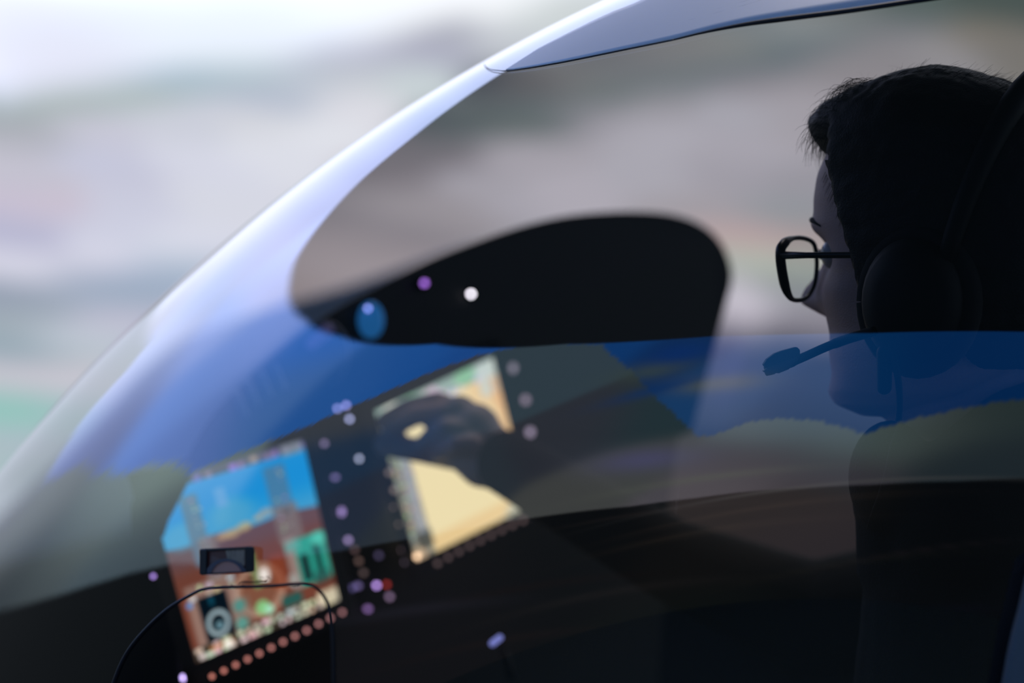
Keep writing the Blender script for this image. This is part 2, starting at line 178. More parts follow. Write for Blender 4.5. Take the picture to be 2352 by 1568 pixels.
 'blob': [(191.066, -5.8433, -9.0739, -1.8713, -0.8567, -2.7745, 0.5191, 0.5191, 1.0383, 0.9), (182.963, 8.2579, -7.7607, -1.8632, -0.6687, -2.4558, 0.623, 0.7268, 0.5191, 0.8), (195.683, 15.917, -7.4182, -0.8186, -1.0935, -2.6573, 0.3114, 0.4672, 0.3633, 0.7), (192.156, 18.9268, -6.8346, -1.1045, -1.1497, -3.0679, 0, 0.1869, 1.0381, 0.9), (192.674, 10.6772, -8.7546, 0.3611, -0.7142, -1.6391, 0, 0.2076, 0.9344, 0.7), (181.44, -12.7509, -16.0216, -1.5484, -0.2823, -0.9109, 0.6229, 0.6748, 0.571, 0.6), (161.528, -17.8601, -21.6601, -0.2727, -0.102, -0.3862, 0.5187, 0.5187, 0.5187, 0.5), (170.017, -20.5127, -17.5908, 0.2232, -0.1562, -0.4718, 0.166, 0.1245, 0.1038, 0.6), (175.693, -23.1726, -16.0908, -0.3341, -0.1851, -0.545, 0.1453, 0.1141, 0.0934, 0.6), (186.903, -17.3861, -13.3019, -1.6206, -0.1406, -0.4377, 0.1246, 0.1038, 0.1038, 0.5), (205.198, -24.7692, -20.9897, -4.0025, -0.2031, -0.6421, 0.0622, 0.0415, 0.0415, 0.6), (222.54, -21.1284, -14.1204, -4.5011, -0.3663, -1.1277, 0.1032, 0.1032, 0.1547, 0.7), (190.486, -30.0858, -20.2378, -1.7116, -0.224, -0.6624, 0.0933, 0.0829, 0.0829, 0.6), (146.803, -37.2029, -9.7932, 2.4469, -0.3755, -0.6761, 0.0308, 0.0411, 0.0925, 0.6), (147.189, -28.6682, -11.8623, 2.5646, -0.1226, -0.2866, 0.0619, 0.0516, 0.0619, 0.6), (157.956, -30.8746, -15.9601, 2.3524, -0.1563, -0.3681, 0.0621, 0.0621, 0.0517, 0.5), (206.927, -32.3098, -18.4612, -3.6373, -0.1708, -0.5727, 0.0931, 0.062, 0.062, 0.5), (350.514, 7.6848, 1.8589, 0.1596, 0.0164, -0.2208, 0.3515, 0.4793, 0.5776, 0.6), (357.903, 8.8835, 1.3481, 0.3337, 0.0859, -0.3363, 0.3813, 0.3916, 0.4793, 0.7), (354.003, 7.9221, 0.6508, 0.3787, 0.2518, -0.4264, 0.5149, 0.552, 0.6584, 0.4), (368.473, 8.9697, 1.1114, 0.093, 0.0175, -0.1713, 0.7016, 0.7575, 0.769, 0.6), (372.171, 8.3007, 0.7216, 0.108, 0.0452, -0.2654, 0.8159, 0.7922, 0.8159, 0.6), (366.598, 7.9147, 3.9825, 0.9107, 0.0479, -0.1927, 0.3267, 0.4171, 0.4672, 0.6), (362.575, 7.0176, 3.1746, 0.7575, 0.0547, -0.218, 0.3555, 0.4335, 0.4418, 0.6), (366.963, 2.9937, 1.3641, -0.1274, -0.0242, -0.2741, 1.3136, 0.9666, 0.9147, 0.5), (367.024, 2.3051, 1.1163, -0.1029, -0.0263, -0.2992, 1.1615, 1.2514, 1.0475, 0.5), (366.587, 1.1788, 0.4366, -0.7605, -0.4872, -0.2814, 1.58, 1.4768, 1.6512, 0.8), (345.764, -1.9787, 1.0885, -0.0075, -0.0007, -0.4298, 0.2831, 0.5647, 0.5029, 0.6), (366.149, -0.7028, -0.291, -1.0915, -0.1933, 0.0518, 0.3409, 0.3409, 0.8159, 0.5), (366.774, -0.8275, -0.256, -0.7073, -0.1643, 0.0598, 0.2735, 0.243, 0.5025, 0.4), (349.406, 7.0492, 2.9574, 0.3578, 0.0214, -0.1954, 0.3916, 0.4678, 0.491, 0.4), (353.002, 7.724, 2.2432, 0.2586, 0.0188, -0.172, 0.4342, 0.5271, 0.6038, 0.5), (352.256, 6.8476, 1.9797, 0.2994, 0.0319, -0.2205, 0.491, 0.5149, 0.6308, 0.35), (349.045, 4.5149, 1.5778, 0.2984, 0.1299, -0.7299, 0.552, 0.552, 0.6724, 0.4), (347.213, 4.1212, 0.7199, 0.1378, 0.0515, -0.2903, 0.6172, 0.5395, 0.6172, 0.5), (350.035, 1.793, 2.303, 0.5032, 0.103, -0.4867, 0.3419, 0.4233, 0.552, 0.55), (349.05, 2.2848, 3.6767, 0.5415, 0.0242, -0.1719, 0.6867, 0.6867, 0.8228, 0.4), (348.561, 0.6078, 1.6955, 0.3057, 0.0426, -0.2443, 0.552, 0.5149, 0.6308, 0.4), (346.854, -0.4442, 1.9445, 0.1704, 0.0105, -0.1229, 0.305, 0.402, 0.4678, 0.4), (347.583, -0.9152, 1.9489, 0.2028, 0.0202, -0.1968, 0.6038, 0.5647, 0.6172, 0.5), (361.565, 5.5843, 3.1776, 0.7709, 0.067, -0.2675, 1.0475, 0.9931, 1.1036, 0.5), (357.781, 3.9526, 2.4246, 0.6947, 0.0765, -0.2655, 0.8894, 0.8159, 0.8645, 0.4), (360.934, 5.0842, 3.5527, 1.2691, 0.0517, -0.1415, 0.8159, 0.7922, 0.8645, 0.4), (364.718, 8.6168, 1.4627, 0.3412, 0.0301, -0.1203, 0.6586, 0.6586, 0.6586, 0.4), (365.345, 7.9913, 1.3385, 0.313, 0.0361, -0.1447, 0.6482, 0.6275, 0.6275, 0.4), (373.148, 8.5789, 1.081, 0.1199, 0.042, -0.3139, 0.5392, 0.4847, 0.4012, 0.6), (373.397, 9.3591, 1.4461, 0.0783, 0.0136, -0.1691, 0.1638, 0.249, 0.2146, 0.5), (359.04, 7.521, 1.0938, 0.6228, 0.0758, -0.1293, 0.1638, 0.1933, 0.2372, 0.7), (360.05, 7.3973, 0.8578, 0.2101, 0.0305, -0.1209, 0.4847, 0.4335, 0.4012, 0.5), (358.41, 6.0847, 1.8724, 0.7507, 0.0662, -0.1622, 0.2863, 0.3555, 0.3703, 0.5), (367.836, 3.5506, 1.1132, -0.1059, -0.0199, -0.2237, 0.6586, 0.769, 0.8159, 0.5)],
}
def layer(rows, A, E):
    P = np.array(rows); out = np.zeros(A.shape + (3,)); W = np.zeros(A.shape)
    for az, el, sa, se, r, g, b in P:
        d = np.abs(A - az); d = np.minimum(d, 360 - d)
        q = (d / sa) ** 2 + ((E - el + .10 * (A - az) * (sa < 3)) / se) ** 2
        ww = np.exp(-q) + 1e-4 / (1 + q) ** 2
        W += ww; out += ww[..., None] * np.array((r, g, b))
    return out / W[..., None]
def smooth01(x): x = np.clip(x, 0, 1); return x * x * (3 - 2 * x)
def picture(A, E):
    A = np.where(A < 100, A + 360, A)
    h = lambda k: np.interp(A, *np.array(PIC[k]).T, period=None)
    jag = .25 * np.sin(A * 2.1) * np.sin(A * .77 + 1) + .15 * np.sin(A * 5.3 + 2)
    h1 = h('h1') + jag * (A < 330); h2 = h('h2'); top = h('top')
    front = smooth01((A - 331) / 8)
    sky = layer(PIC['sky'], A, E); land = layer(PIC['land'], A, E); gr = layer(PIC['ground'], A, E)
    s1 = .55 + front * .15
    m1 = smooth01((E - h1) / (2 * s1) + .5)[..., None]
    c = sky * m1 + land * (1 - m1)
    m2 = smooth01((E - h2) / .5 + .5)[..., None]
    c = c * m2 + gr * (1 - m2)
    for az, el, ax, ae, bx, be, r, g, b, al in PIC['blob']:
        D = ax * be - ae * bx; dx = A - az; dy = E - el
        u = (dx * be - dy * bx) / D; v = (ax * dy - ae * dx) / D
        k = (al * np.exp(-(u * u + v * v) * 1.2))[..., None]
        c = c * (1 - k) + np.array((r, g, b)) * k
    mt = smooth01((top - E) / .5 + .5)[..., None]
    c = c * mt + np.array((.008, .014, .02)) * (1 - mt)
    return c
DC = V(0, 1.0, CZ); DR = 4.5
az = np.radians(np.arange(0, 360, .25)); el = np.radians(np.concatenate([np.arange(-38, -20, .6), np.arange(-20, 38, .22), np.arange(38, 90.1, 4)]))
AZ, EL = np.meshgrid(az, el)
dv = np.stack([DC.x + DR * np.cos(EL) * np.sin(AZ), DC.y + DR * np.cos(EL) * np.cos(AZ), DC.z + DR * np.sin(EL)], -1).reshape(-1, 3)
ne, na = AZ.shape
ii = np.arange(ne - 1)[:, None] * na; kk = np.arange(na)[None]; k2 = (kk + 1) % na
fc = np.stack([ii + kk, ii + na + kk, ii + na + k2, ii + k2], -1).reshape(-1, 4)
def npmesh(name, v, f, m, parent=None):
    me = bpy.data.meshes.new(name); me.vertices.add(len(v)); me.vertices.foreach_set('co', np.asarray(v, np.float32).ravel())
    n = f.shape[1]; me.loops.add(f.size); me.loops.foreach_set('vertex_index', f.astype(np.int32).ravel())
    me.polygons.add(len(f)); me.polygons.foreach_set('loop_start', np.arange(len(f), dtype=np.int32) * n)
    me.update(calc_edges=True); me.validate()
    return put(name, me, m, parent)
so = npmesh('projection_screen', dv, fc, screen_mat('projected picture'))
colourise(so.data, np.clip(picture(np.degrees(AZ).ravel(), np.degrees(EL).ravel()), 0, 6))
tag(so, 'wraparound dome screen showing blurred hazy hills under white sky behind the cockpit', 'projection screen')
# floor of the hall
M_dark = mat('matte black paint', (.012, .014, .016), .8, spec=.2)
fl = []
for k in range(96):
    a = 2 * math.pi * k / 96; r = DR * math.cos(math.asin(CZ / DR)) + .02
    fl.append((math.sin(a) * r, DC.y + math.cos(a) * r, 0))
mb = MB(); mb.prism([Vector(p) for p in fl], (0, 0, -.1)); tag(mb.build('floor', mat('dark carpet', (.11, .135, .125), .95, spec=.1, bscale=60), smooth=False), kind='structure')

# ------------------------------------------------------------ the cabin: bubble canopy
cab = thing('helicopter_cabin', (0.2, 1.9, 1.3), 'helicopter simulator cabin with large curved tinted bubble window around the pilot', 'helicopter')
CX, CY, RR = 2978.106, 3482.153, 3827.296
WX, WY = 1800., 950.; BB = .9; YN = 1.45
wx, wy = (WX - CX) / RR, (WY - CY) / RR; rw = math.hypot(wx, wy); cw = math.sqrt(1 - rw * rw); kx, ky = wx / cw, wy / cw
def bubble_u(ux, uy, back=False, off=0):
    c = math.sqrt(max(0, 1 - ux * ux - uy * uy)); c = -c if back else c
    Y = YN + BB * (cw - c) - BB * ((ux - wx) * kx + (uy - wy) * ky) + off
    return at(CX + RR * ux, CY + RR * uy, Y)
def bub(x, y, off=0): return bubble_u((x - CX) / RR, (y - CY) / RR, False, off)
def inside(x, y, poly):
    c = False; j = len(poly) - 1
    for i in range(len(poly)):
        xi, yi = poly[i]; xj, yj = poly[j]
        if (yi > y) != (yj > y) and x < (xj - xi) * (y - yi) / (yj - yi) + xi: c = not c
        j = i
    return c
VENT = [tuple(p)[:2] for p in spline([V(x, y, 0) for x, y in ((238, 1650), (262, 1562), (290, 1500), (330, 1449), (380, 1402), (430, 1370), (472, 1352), (530, 1348), (610, 1346), (680, 1341), (706, 1341), (730, 1352), (749, 1378), (759, 1412), (764, 1470), (766, 1560), (768, 1700))], 6)]
def nearest(x, y, poly):
    best = None
    for i in range(len(poly) - 1):
        ax, ay = poly[i]; bx, by = poly[i + 1]; dx, dy = bx - ax, by - ay
        t = max(0, min(1, ((x - ax) * dx + (y - ay) * dy) / (dx * dx + dy * dy))); qx, qy = ax + t * dx, ay + t * dy
        d = math.hypot(x - qx, y - qy)
        if best is None or d < best[0]: best = (d, qx, qy)
    return best
ths = np.radians(np.arange(205, 270.01, .19)); phs = np.radians(np.concatenate([np.arange(24, 80, .28), np.arange(80, 93, .18)]))
vs = []; px = []
for ph in phs:
    for th in ths:
        ux, uy = math.sin(ph) * math.cos(th), math.sin(ph) * math.sin(th)
        vs.append(bubble_u(ux, uy, ph > math.pi / 2)); px.append((CX + RR * ux, CY + RR * uy, ph > math.pi / 2))
n = len(ths); fs = []; holeverts = set(); keepverts = set()
def keep(a):
    x, y, bk = px[a]; return -1
for i in range(len(phs) - 1):
    for k in range(n - 1):
        q = (i * n + k, i * n + k + 1, (i + 1) * n + k + 1, (i + 1) * n + k)
        cx = sum(px[a][0] for a in q) / 4; cy = sum(px[a][1] for a in q) / 4
        if cx < -330 or cx > 2640 or cy < -420 or cy > 1790: continue
        if not px[q[0]][2] and 200 < cx < 800 and cy > 1300 and inside(cx, cy, VENT + [(768, 1650)]) and cy < 1650:
            holeverts.update(q)
        else: fs.append(q); keepverts.update(q)
for a in holeverts & keepverts:
    x, y, _ = px[a]
    if y < 1640:
        d, qx, qy = nearest(x, y, VENT); vs[a] = bub(qx, qy)
M_glass = glass('tinted canopy glass', (T, T, T * 1.02))
o = npmesh('windshield', np.array([tuple(p) for p in vs]), np.array(fs)[:, ::-1], M_glass, cab)
bm = bmesh.new(); bm.from_mesh(o.data); bmesh.ops.delete(bm, geom=[v for v in bm.verts if not v.link_faces], context='VERTS'); bm.to_mesh(o.data); bm.free()
o['label'] = 'tinted curved glass'
M_rub = mat('black rubber seal', (.010, .010, .016), .5)
M_blk = mat('black satin plastic', (.010, .011, .013), .5, spec=.3)
# small vent window with its seal, latch and marking
mb = MB(); mb.tube([bub(x, y, -.0008) for x, y in VENT], .00105, 8)
vf = mb.build('vent_window_frame', M_rub, cab)
g = []; gi = {}; gf = []
st = 12
for yy in range(1336, 1660, st):
    for xx in range(228, 780, st): 
        if inside(xx + st / 2, yy + st / 2, VENT + [(768, 1650)]):
            q = []
            for dx, dy in ((0, 0), (st, 0), (st, st), (0, st)):
                kq = (xx + dx, yy + dy)
                if kq not in gi:
                    x, y = kq
                    d, qx, qy = nearest(x, y, VENT)
                    if d < st * .75 and y < 1640: x, y = qx, qy
                    gi[kq] = len(g); g.append(bub(x, y, .0006))
                q.append(gi[kq])
            gf.append(q)
o = mesh('vent_pane', g, gf, glass('clear vent pane', (.46, .46, .47), 1.35), cab)
# latch block
L = thing_l = None
def lp(x, y, off): return bub(x, y, off)
M_lat = mat('dark smoked plastic', (.12, .05, .045), .25, spec=.6)
mb = MB(); mb.prism([lp(x, y, -.004) for x, y in ((461, 1266), (575, 1259), (577, 1309), (463, 1317))], V(0, .0035, 0))
lb = mb.build('vent_latch', M_lat, cab, smooth=False, bevel=.0006); lb['label'] = 'small dark latch block above vent window'
mb = MB(); mb.prism([lp(x, y, -.0065) for x, y in ((458, 1262), (475, 1260), (474, 1318), (458, 1319))], V(0, .006, 0))
mb.build('latch_end_cap', M_blk, lb, smooth=False, bevel=.0006); mb = MB()
mb.prism([lp(x, y, -.0065) for x, y in ((563, 1255), (580, 1256), (583, 1260), (583, 1313), (564, 1313))], V(0, .006, 0))
mb.build('latch_end_cap', M_blk, lb, smooth=False, bevel=.0006)
arc_o = [(470, 1317)] + [(519 + 49 * math.cos(math.radians(a)), 1326 - 43 * math.sin(math.radians(a))) for a in range(168, 10, -9)] + [(560, 1313)]
arc_i = [(552, 1313)] + [(520 + 36 * math.cos(math.radians(a)), 1324 - 35 * math.sin(math.radians(a))) for a in range(18, 165, 9)] + [(483, 1317)]
mb = MB(); 
for i in range(len(arc_o) - 1):
    a, b, c_, d = arc_o[i], arc_o[i + 1], arc_i[len(arc_i) - 2 - i] if len(arc_i) - 2 - i >= 0 else arc_i[0], arc_i[len(arc_i) - 1 - i] if len(arc_i) - 1 - i >= 0 else arc_i[0]
    mb.prism([lp(*q, -.0058) for q in (a, b, c_, d)], V(0, .0015, 0))
mb.build('latch_arch', mat('blue grey arch moulding', (.07, .07, .10), .4), lb, smooth=False)
mb = MB(); mb.prism([lp(x, y, -.0048) for x, y in arc_i], V(0, .0005, 0))
mb.build('latch_thumb_pad', mat('brown plastic', (.50, .25, .20), .4), lb, smooth=False)
mb = MB(); mb.prism([lp(x, y, -.005) for x, y in ((518, 1264), (562, 1261), (562, 1296), (555, 1308), (541, 1289), (522, 1283))], V(0, .0006, 0))
mb.build('latch_facet', mat('grey scratched plastic', (.24, .19, .14), .5, bscale=300, var=.6), lb, smooth=False)
mb = MB(); mb.prism([lp(x, y, -.0063) for x, y in ((462, 1317), (578, 1311), (578, 1314), (462, 1320.5))], V(0, .004, 0))
mb.prism([lp(x, y, -.0063) for x, y in ((460, 1261), (578, 1255), (578, 1258.5), (460, 1266))], V(0, .004, 0))
mb.build('latch_rim', M_blk, lb, smooth=False)
mb = MB(); rnd = random.Random(3)
def scrib(pts, w=1.1):
    mb.tube([lp(x, y, -.0006) for x, y in pts], w / FPX * 1.57 * .5, 5)
x = 549
while x < 614:
    h = rnd.uniform(3, 7); scrib([(x + 4, 1340 - (x - 549) * .03 - h), (x + rnd.uniform(0, 3), 1339 - (x - 549) * .03 - h * .3), (x - 2, 1341 - (x - 549) * .03)], rnd.uniform(1, 2)); x += rnd.uniform(3, 5.5)
scrib([(549, 1341), (556, 1337), (575, 1337), (590, 1338), (612, 1335)], 1.6); scrib([(556, 1334), (572, 1335), (600, 1333)], 1.1)
mb.build('etched_marking', M_rub, cab)['kind'] = 'stuff'; mb = MB()
scrib([(572, 1326), (580, 1325.5)], 1); scrib([(570, 1329.5), (583, 1328.5)], 1); scrib([(594, 1326), (603, 1325.5), (607, 1328)], 1.4)
scrib([(610, 1324.5), (620, 1324), (617, 1328), (623, 1329)], 1.6); scrib([(531, 1341), (533, 1345)], 2); scrib([(555, 1343.5), (562, 1343)], .9); scrib([(704, 1331), (705, 1332)], 1.8)
mb.build('etched_marking', M_rub, cab)['kind'] = 'stuff'
# roof fairing outside the glass
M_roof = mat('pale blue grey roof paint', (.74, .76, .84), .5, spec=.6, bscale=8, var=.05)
low = [(1163, 162), (1215, 155), (1280, 144), (1332, 134), (1440, 112), (1548, 90), (1640, 68), (1727, 51), (1840, 36), (1949, 22), (2104, -1), (2300, -30), (2560, -60)]
up = [(2560, -330), (2200, -330), (1900, -260), (1700, -130), (1600, -68), (1484, -2), (1400, 33), (1327, 68), (1240, 112)]
def outer(x, y): return bub(x, y, -.004)
grid = []; N = 40; gf = []
lowS = spline([V(x, y, 0) for x, y in low], 6); upS = spline([V(x, y, 0) for x, y in up[::-1]], 6)
def samp(L_, t):
    d = [0]
    for i in range(1, len(L_)): d.append(d[-1] + (L_[i] - L_[i - 1]).length)
    t *= d[-1]
    for i in range(1, len(L_)):
        if d[i] >= t - 1e-9: return L_[i - 1].lerp(L_[i], (t - d[i - 1]) / (d[i] - d[i - 1] + 1e-9))
NU = 70; NV = 14
upS = [V(1163, 162, 0)] + upS
for i in range(NU + 1):
    a = samp(lowS, i / NU); b = samp(upS, i / NU)
    for k in range(NV + 1):
        p = a.lerp(b, k / NV); grid.append(outer(p.x, p.y))
for i in range(NU):
    for k in range(NV): gf.append((i * (NV + 1) + k, (i + 1) * (NV + 1) + k, (i + 1) * (NV + 1) + k + 1, i * (NV + 1) + k + 1))
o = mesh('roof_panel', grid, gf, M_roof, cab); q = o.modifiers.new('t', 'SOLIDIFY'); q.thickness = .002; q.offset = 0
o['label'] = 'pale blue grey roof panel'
mb = MB(); mb.tube([outer(p.x, p.y) + V(0, -.001, 0) for p in spline([V(x, y, 0) for x, y in ((1112, 148), (1117, 155), (1128, 160), (1143, 162), (1163, 162.5), (1215, 156), (1280, 145), (1332, 135), (1440, 113), (1548, 91))], 8)], .00035, 6)
pts = spline([V(x, y, 0) for x, y in ((1548, 91), (1640, 70), (1727, 54), (1840, 39), (1949, 25), (2104, 2), (2300, -27))], 8)
mb.tube([outer(p.x, p.y) + V(0, -.001, 0) for p in pts], [.00035 + .0014 * min(1, i / 20) for i in range(len(pts))], 6)
mb.build('roof_edge_seal', M_rub, cab)
mb = MB()
for off in (0, 9): mb.tube([bub(x, y + off, -.0056) for x, y in ((1500, 66), (1540, 50), (1590, 36), (1650, 20), (1710, 4), (1760, -12))], .0004, 5)
mb.build('roof_seam', mat('dark seam paint', (.16, .2, .33), .6), cab)  # faint darker blue lines drawn across the roof panel
# door post at lower right, outside the glass
poly = [(2366, 1310), (2358, 1345), (2345, 1400), (2330, 1455), (2318, 1510), (2308, 1568), (2290, 1660), (2600, 1660), (2600, 1180), (2450, 1260)]
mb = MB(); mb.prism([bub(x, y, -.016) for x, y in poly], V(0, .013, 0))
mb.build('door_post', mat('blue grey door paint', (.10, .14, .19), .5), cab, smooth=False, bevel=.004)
# cabin skin that carries the glass: lower door skin and the tall post behind the door
M_door = bpy.data.materials['blue grey door paint']
g = []; gf = []; xs = list(range(-320, 2660, 60))
for i, x in enumerate(xs):
    p = bub(x, 1640, -.004); q = bub(x, 1660, -.004); g += [p, q, q + V(0, .01, -.08), V(q.x * 1.02, q.y + .05, 1.62)]
    if i: gf += [((i - 1) * 4 + k, i * 4 + k, i * 4 + k + 1, (i - 1) * 4 + k + 1) for k in range(3)]
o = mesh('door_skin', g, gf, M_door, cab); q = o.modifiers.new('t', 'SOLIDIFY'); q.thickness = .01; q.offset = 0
g = []; gf = []; ys = list(range(-420, 1700, 60))
for i, y in enumerate(ys):
    g += [bub(2560, y, -.004), bub(2700, y, -.004)]
    if i: gf.append(((i - 1) * 2, (i - 1) * 2 + 1, i * 2 + 1, i * 2))
o = mesh('rear_post', g, gf, M_door, cab); q = o.modifiers.new('t', 'SOLIDIFY'); q.thickness = .014; q.offset = 0
# nose cowling beyond the windshield
mb = MB(); NY = 3.0
npoly = spline([at(x, y, NY) for x, y in ((-250, 1500), (-120, 1300), (60, 1120), (170, 1010), (250, 925), (300, 868), (357, 818), (446, 762), (540, 728), (647, 695), (760, 664), (880, 625), (990, 588), (1100, 556), (1250, 540), (1400, 560), (1500, 620))], 5) + [at(1550, 900, NY), at(1500, 1700, NY), at(-250, 1700, NY)]
mb.prism(npoly, V(0, .8, -.15)); mb.build('nose_cowling', mat('grey nose paint', (.62, .60, .62), .6), cab, smooth=False, bevel=.04)
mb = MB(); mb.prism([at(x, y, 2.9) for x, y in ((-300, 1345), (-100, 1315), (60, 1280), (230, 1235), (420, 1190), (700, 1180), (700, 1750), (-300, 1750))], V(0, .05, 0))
mb.build('nose_shade_sheet', M_dark, cab, smooth=False, bevel=.01)  # dark sheet standing in for shade on the lower nose
# cabin floor tub and far side wall, standing on a platform
mb = MB()
tub = [V(-.62, 3.1, 0), V(.2, 3.1, 0), V(1.2, 2.6, 0), V(1.3, 1.6, 0), V(.6, 1.45, 0), V(-.2, 1.62, 0), V(-.62, 2.1, 0)]
mb.prism([p + V(0, 0, 1.55) for p in tub], V(0, 0, .06)); mb.build('cabin_floor', M_dark, cab, smooth=False)
mb = MB(); mb.prism([p * 1 + V(0, 0, 0) for p in [V(-.4, 2.9, 0), V(.1, 2.9, 0), V(1., 2.4, 0), V(1., 1.9, 0), V(.3, 1.8, 0), V(-.3, 2.1, 0)]], V(0, 0, 1.55))
mb.build('support_plinth', M_dark, cab, smooth=False)
mb = MB(); mb.prism([at(1380, 1290, 2.5), at(1700, 1300, 2.46), at(2100, 1310, 2.40), at(2700, 1330, 2.3), V(1.1, 2.3, 1.6), V(.1, 2.55, 1.6)], V(.02, .04, 0))
mb.build('side_sill', M_dark, cab, smooth=False)

# ------------------------------------------------------------ instrument panel
def PY(x): return 1.96 + (x - 390) / 1290 * .36
panel = thing('instrument_panel', at(1000, 1500, 2.2), 'black instrument panel with tall rounded glareshield in front of the pilot', 'instrument panel')
out_ = [(388, 1205), (395, 1150), (425, 1060), (480, 962), (545, 890), (620, 818), (720, 742), (790, 698), (860, 660), (930, 624), (1000, 591), (1100, 552), (1200, 518), (1290, 497), (1380, 487), (1470, 485), (1545, 492), (1605, 512), (1648, 545), (1674, 592), (1682, 640), (1668, 700), (1652, 760), (1636, 820), (1620, 880), (1604, 940), (1590, 985), (1560, 1000)]
outS = [tuple(p)[:2] for p in spline([V(x, y, 0) for x, y in out_], 4)]
face = [at(x, y, PY(x)) for x, y in outS] + [at(1540, 1150, PY(1540)), at(1500, 1750, PY(1500)), at(420, 1750, PY(420)), at(400, 1400, PY(400))]
mb = MB(); mb.prism(face, V(0, .16, 0)); mb.build('glareshield', M_blk, panel, smooth=False, bevel=.003)
mb = MB(); mb.prism([at(x, y, PY(x) - .055) for x, y in ((300, 1160), (330, 1080), (440, 1062), (447, 1078), (386, 1196), (374, 1234), (330, 1260), (300, 1240))], V(0, .006, 0))
mb.build('side_trim', M_blk, panel, smooth=False, bevel=.002)
# faint air vents and round outline on the glareshield
M_v = mat('grey vent slats', (.40, .40, .42), .5, spec=.5)
for x, y in ((552, 930), (578, 905), (608, 885), (640, 868)):
    mb = MB(); mb.capsule(at(x - 8, y - 26, PY(x) - .003), at(x + 12, y + 22, PY(x) - .003), .0028, .0028)
    mb.build('air_vent_slat', M_v, panel)
mb = MB(); mb.tube([at(748 + 52 * math.cos(a), 812 + 72 * math.sin(a), PY(748) - .004) for a in [2 * math.pi * k / 40 for k in range(41)]], .0012, 6)
mb.build('round_vent', M_v, panel)
mb = MB(); mb.capsule(at(715, 790, PY(720) - .006), at(752, 760, PY(748) - .006), .005, .006); mb.build('vent_knob', mat('violet lit knob', (.2, .17, .3), .4, emit=(.10, .09, .25), es=.5), panel)

def light(x, y, Y, r, col, parent, name='indicator_light', sy=1, label=None):
    mb = MB(); p = at(x, y, Y); r = r * .55; mb.ell(p, (r, r * .5, r * sy), n=12)
    m = bpy.data.materials.new('lit ' + name); m.use_nodes = True; b = m.node_tree.nodes['Principled BSDF']
    b.inputs['Base Color'].default_value = (.02, .02, .02, 1); b.inputs['Emission Color'].default_value = (*lin(col), 1)
    fr = (r * FPX / Y * 2); blur = FPX * .085 / 2.4 * (1 / 1.635 - 1 / Y)
    b.inputs['Emission Strength'].default_value = 2.1 * ((fr * fr + blur * blur) / (fr * fr))
    m.cycles.emission_sampling = 'NONE'
    o = mb.build(name, m, parent)
    if label: o['label'] = label
    return o
# lamps on the glareshield
def lamp(x, y, r, col, label, group=None, sy=1):
    t = thing('panel_lamp', at(x, y, PY(x)), label, 'lamp')
    mb = MB(); mb.tube([at(x, y, PY(x)), at(x, y, PY(x) - .012)], [r * 1.25, r * 1.15], 16); mb.build('lamp_housing', M_blk, t)
    light(x, y, PY(x) - .014, r, col, t, 'lamp_lens', sy)
lamp(1082, 675, .0035, (250, 245, 255), 'small round white lit lamp on the black glareshield')
lamp(975, 650, .0045, (130, 85, 175), 'small purple lit lamp left of the white one on the glareshield')
mb = MB()
t = thing('panel_gauge', at(852, 730, PY(852)), 'blue lit egg-shaped gauge on the left of the glareshield', 'gauge')
mb.ell(at(852, 735, PY(852) - .012), (.0115, .008, .016)); mb.build('gauge_globe', mat('blue globe', (.02, .1, .3), .3, emit=(.02, .18, .50), es=1.1), t)
light(845, 708, PY(845) - .022, .0035, (110, 120, 190), t, 'gauge_light')

# ------------------------------------------------------------ displays
def quad(TL, TR, BR, BL, YL, YR, u, v, off=0):
    a = at(*TL, YL); b = at(*TR, YR); c_ = at(*BR, YR); d = at(*BL, YL)
    p = a.lerp(b, u).lerp(d.lerp(c_, u), v); p.y -= off; return p
def display(name_label, Q, YL, YR, paint, NUv=(150, 180)):
    root = thing('cockpit_display', quad(*Q, YL, YR, .5, 1.1), name_label, 'display')
    g = lambda u, v, off=0: quad(*Q, YL, YR, u, v, off)
    mb = MB()
    for u0, u1, v0, v1 in ((-.09, 0, -.08, 1.12), (1, 1.09, -.08, 1.12), (-.09, 1.09, -.08, -.0), (-.09, 1.09, 1.0, 1.12)):
        mb.prism([g(u0, v0, .008), g(u1, v0, .008), g(u1, v1, .008), g(u0, v1, .008)], V(0, .014, 0))
    mb.build('bezel', M_blk, root, smooth=False, bevel=.001)
    nu, nv = NUv; U, Vv = np.meshgrid(np.linspace(0, 1, nu), np.linspace(0, 1, nv))
    vs = [g(u, v, .003) for v, u in zip(Vv.ravel(), U.ravel())]
    ii = np.arange(nv - 1)[:, None] * nu; kk = np.arange(nu - 1)[None]
    f = np.stack([ii + kk, ii + kk + 1, ii + nu + kk + 1, ii + nu + kk], -1).reshape(-1, 4)
    o = npmesh('screen', np.array([tuple(p) for p in vs]), f, M_scr, root)
    C = np.zeros((nv, nu, 3)); paint(C, U, Vv)
    colourise(o.data, (lin(C, .88 / (T * .89))).reshape(-1, 3))
    return root, g
M_scr = screen_mat('display picture')
def mixm(C, m, col, a=1):
    m = np.clip(m, 0, 1)[..., None] * a; C[:] = C * (1 - m) + np.array(col, float) * m
def box_(U, W, u0, u1, v0, v1, s=.008): 
    return smooth01((U - u0) / s + .5) * smooth01((u1 - U) / s + .5) * smooth01((W - v0) / s + .5) * smooth01((v1 - W) / s + .5)
def disc(U, W, u, v, r, k=.9, s=.01): return smooth01((r - np.hypot(U - u, (W - v) / k)) / s + .5)
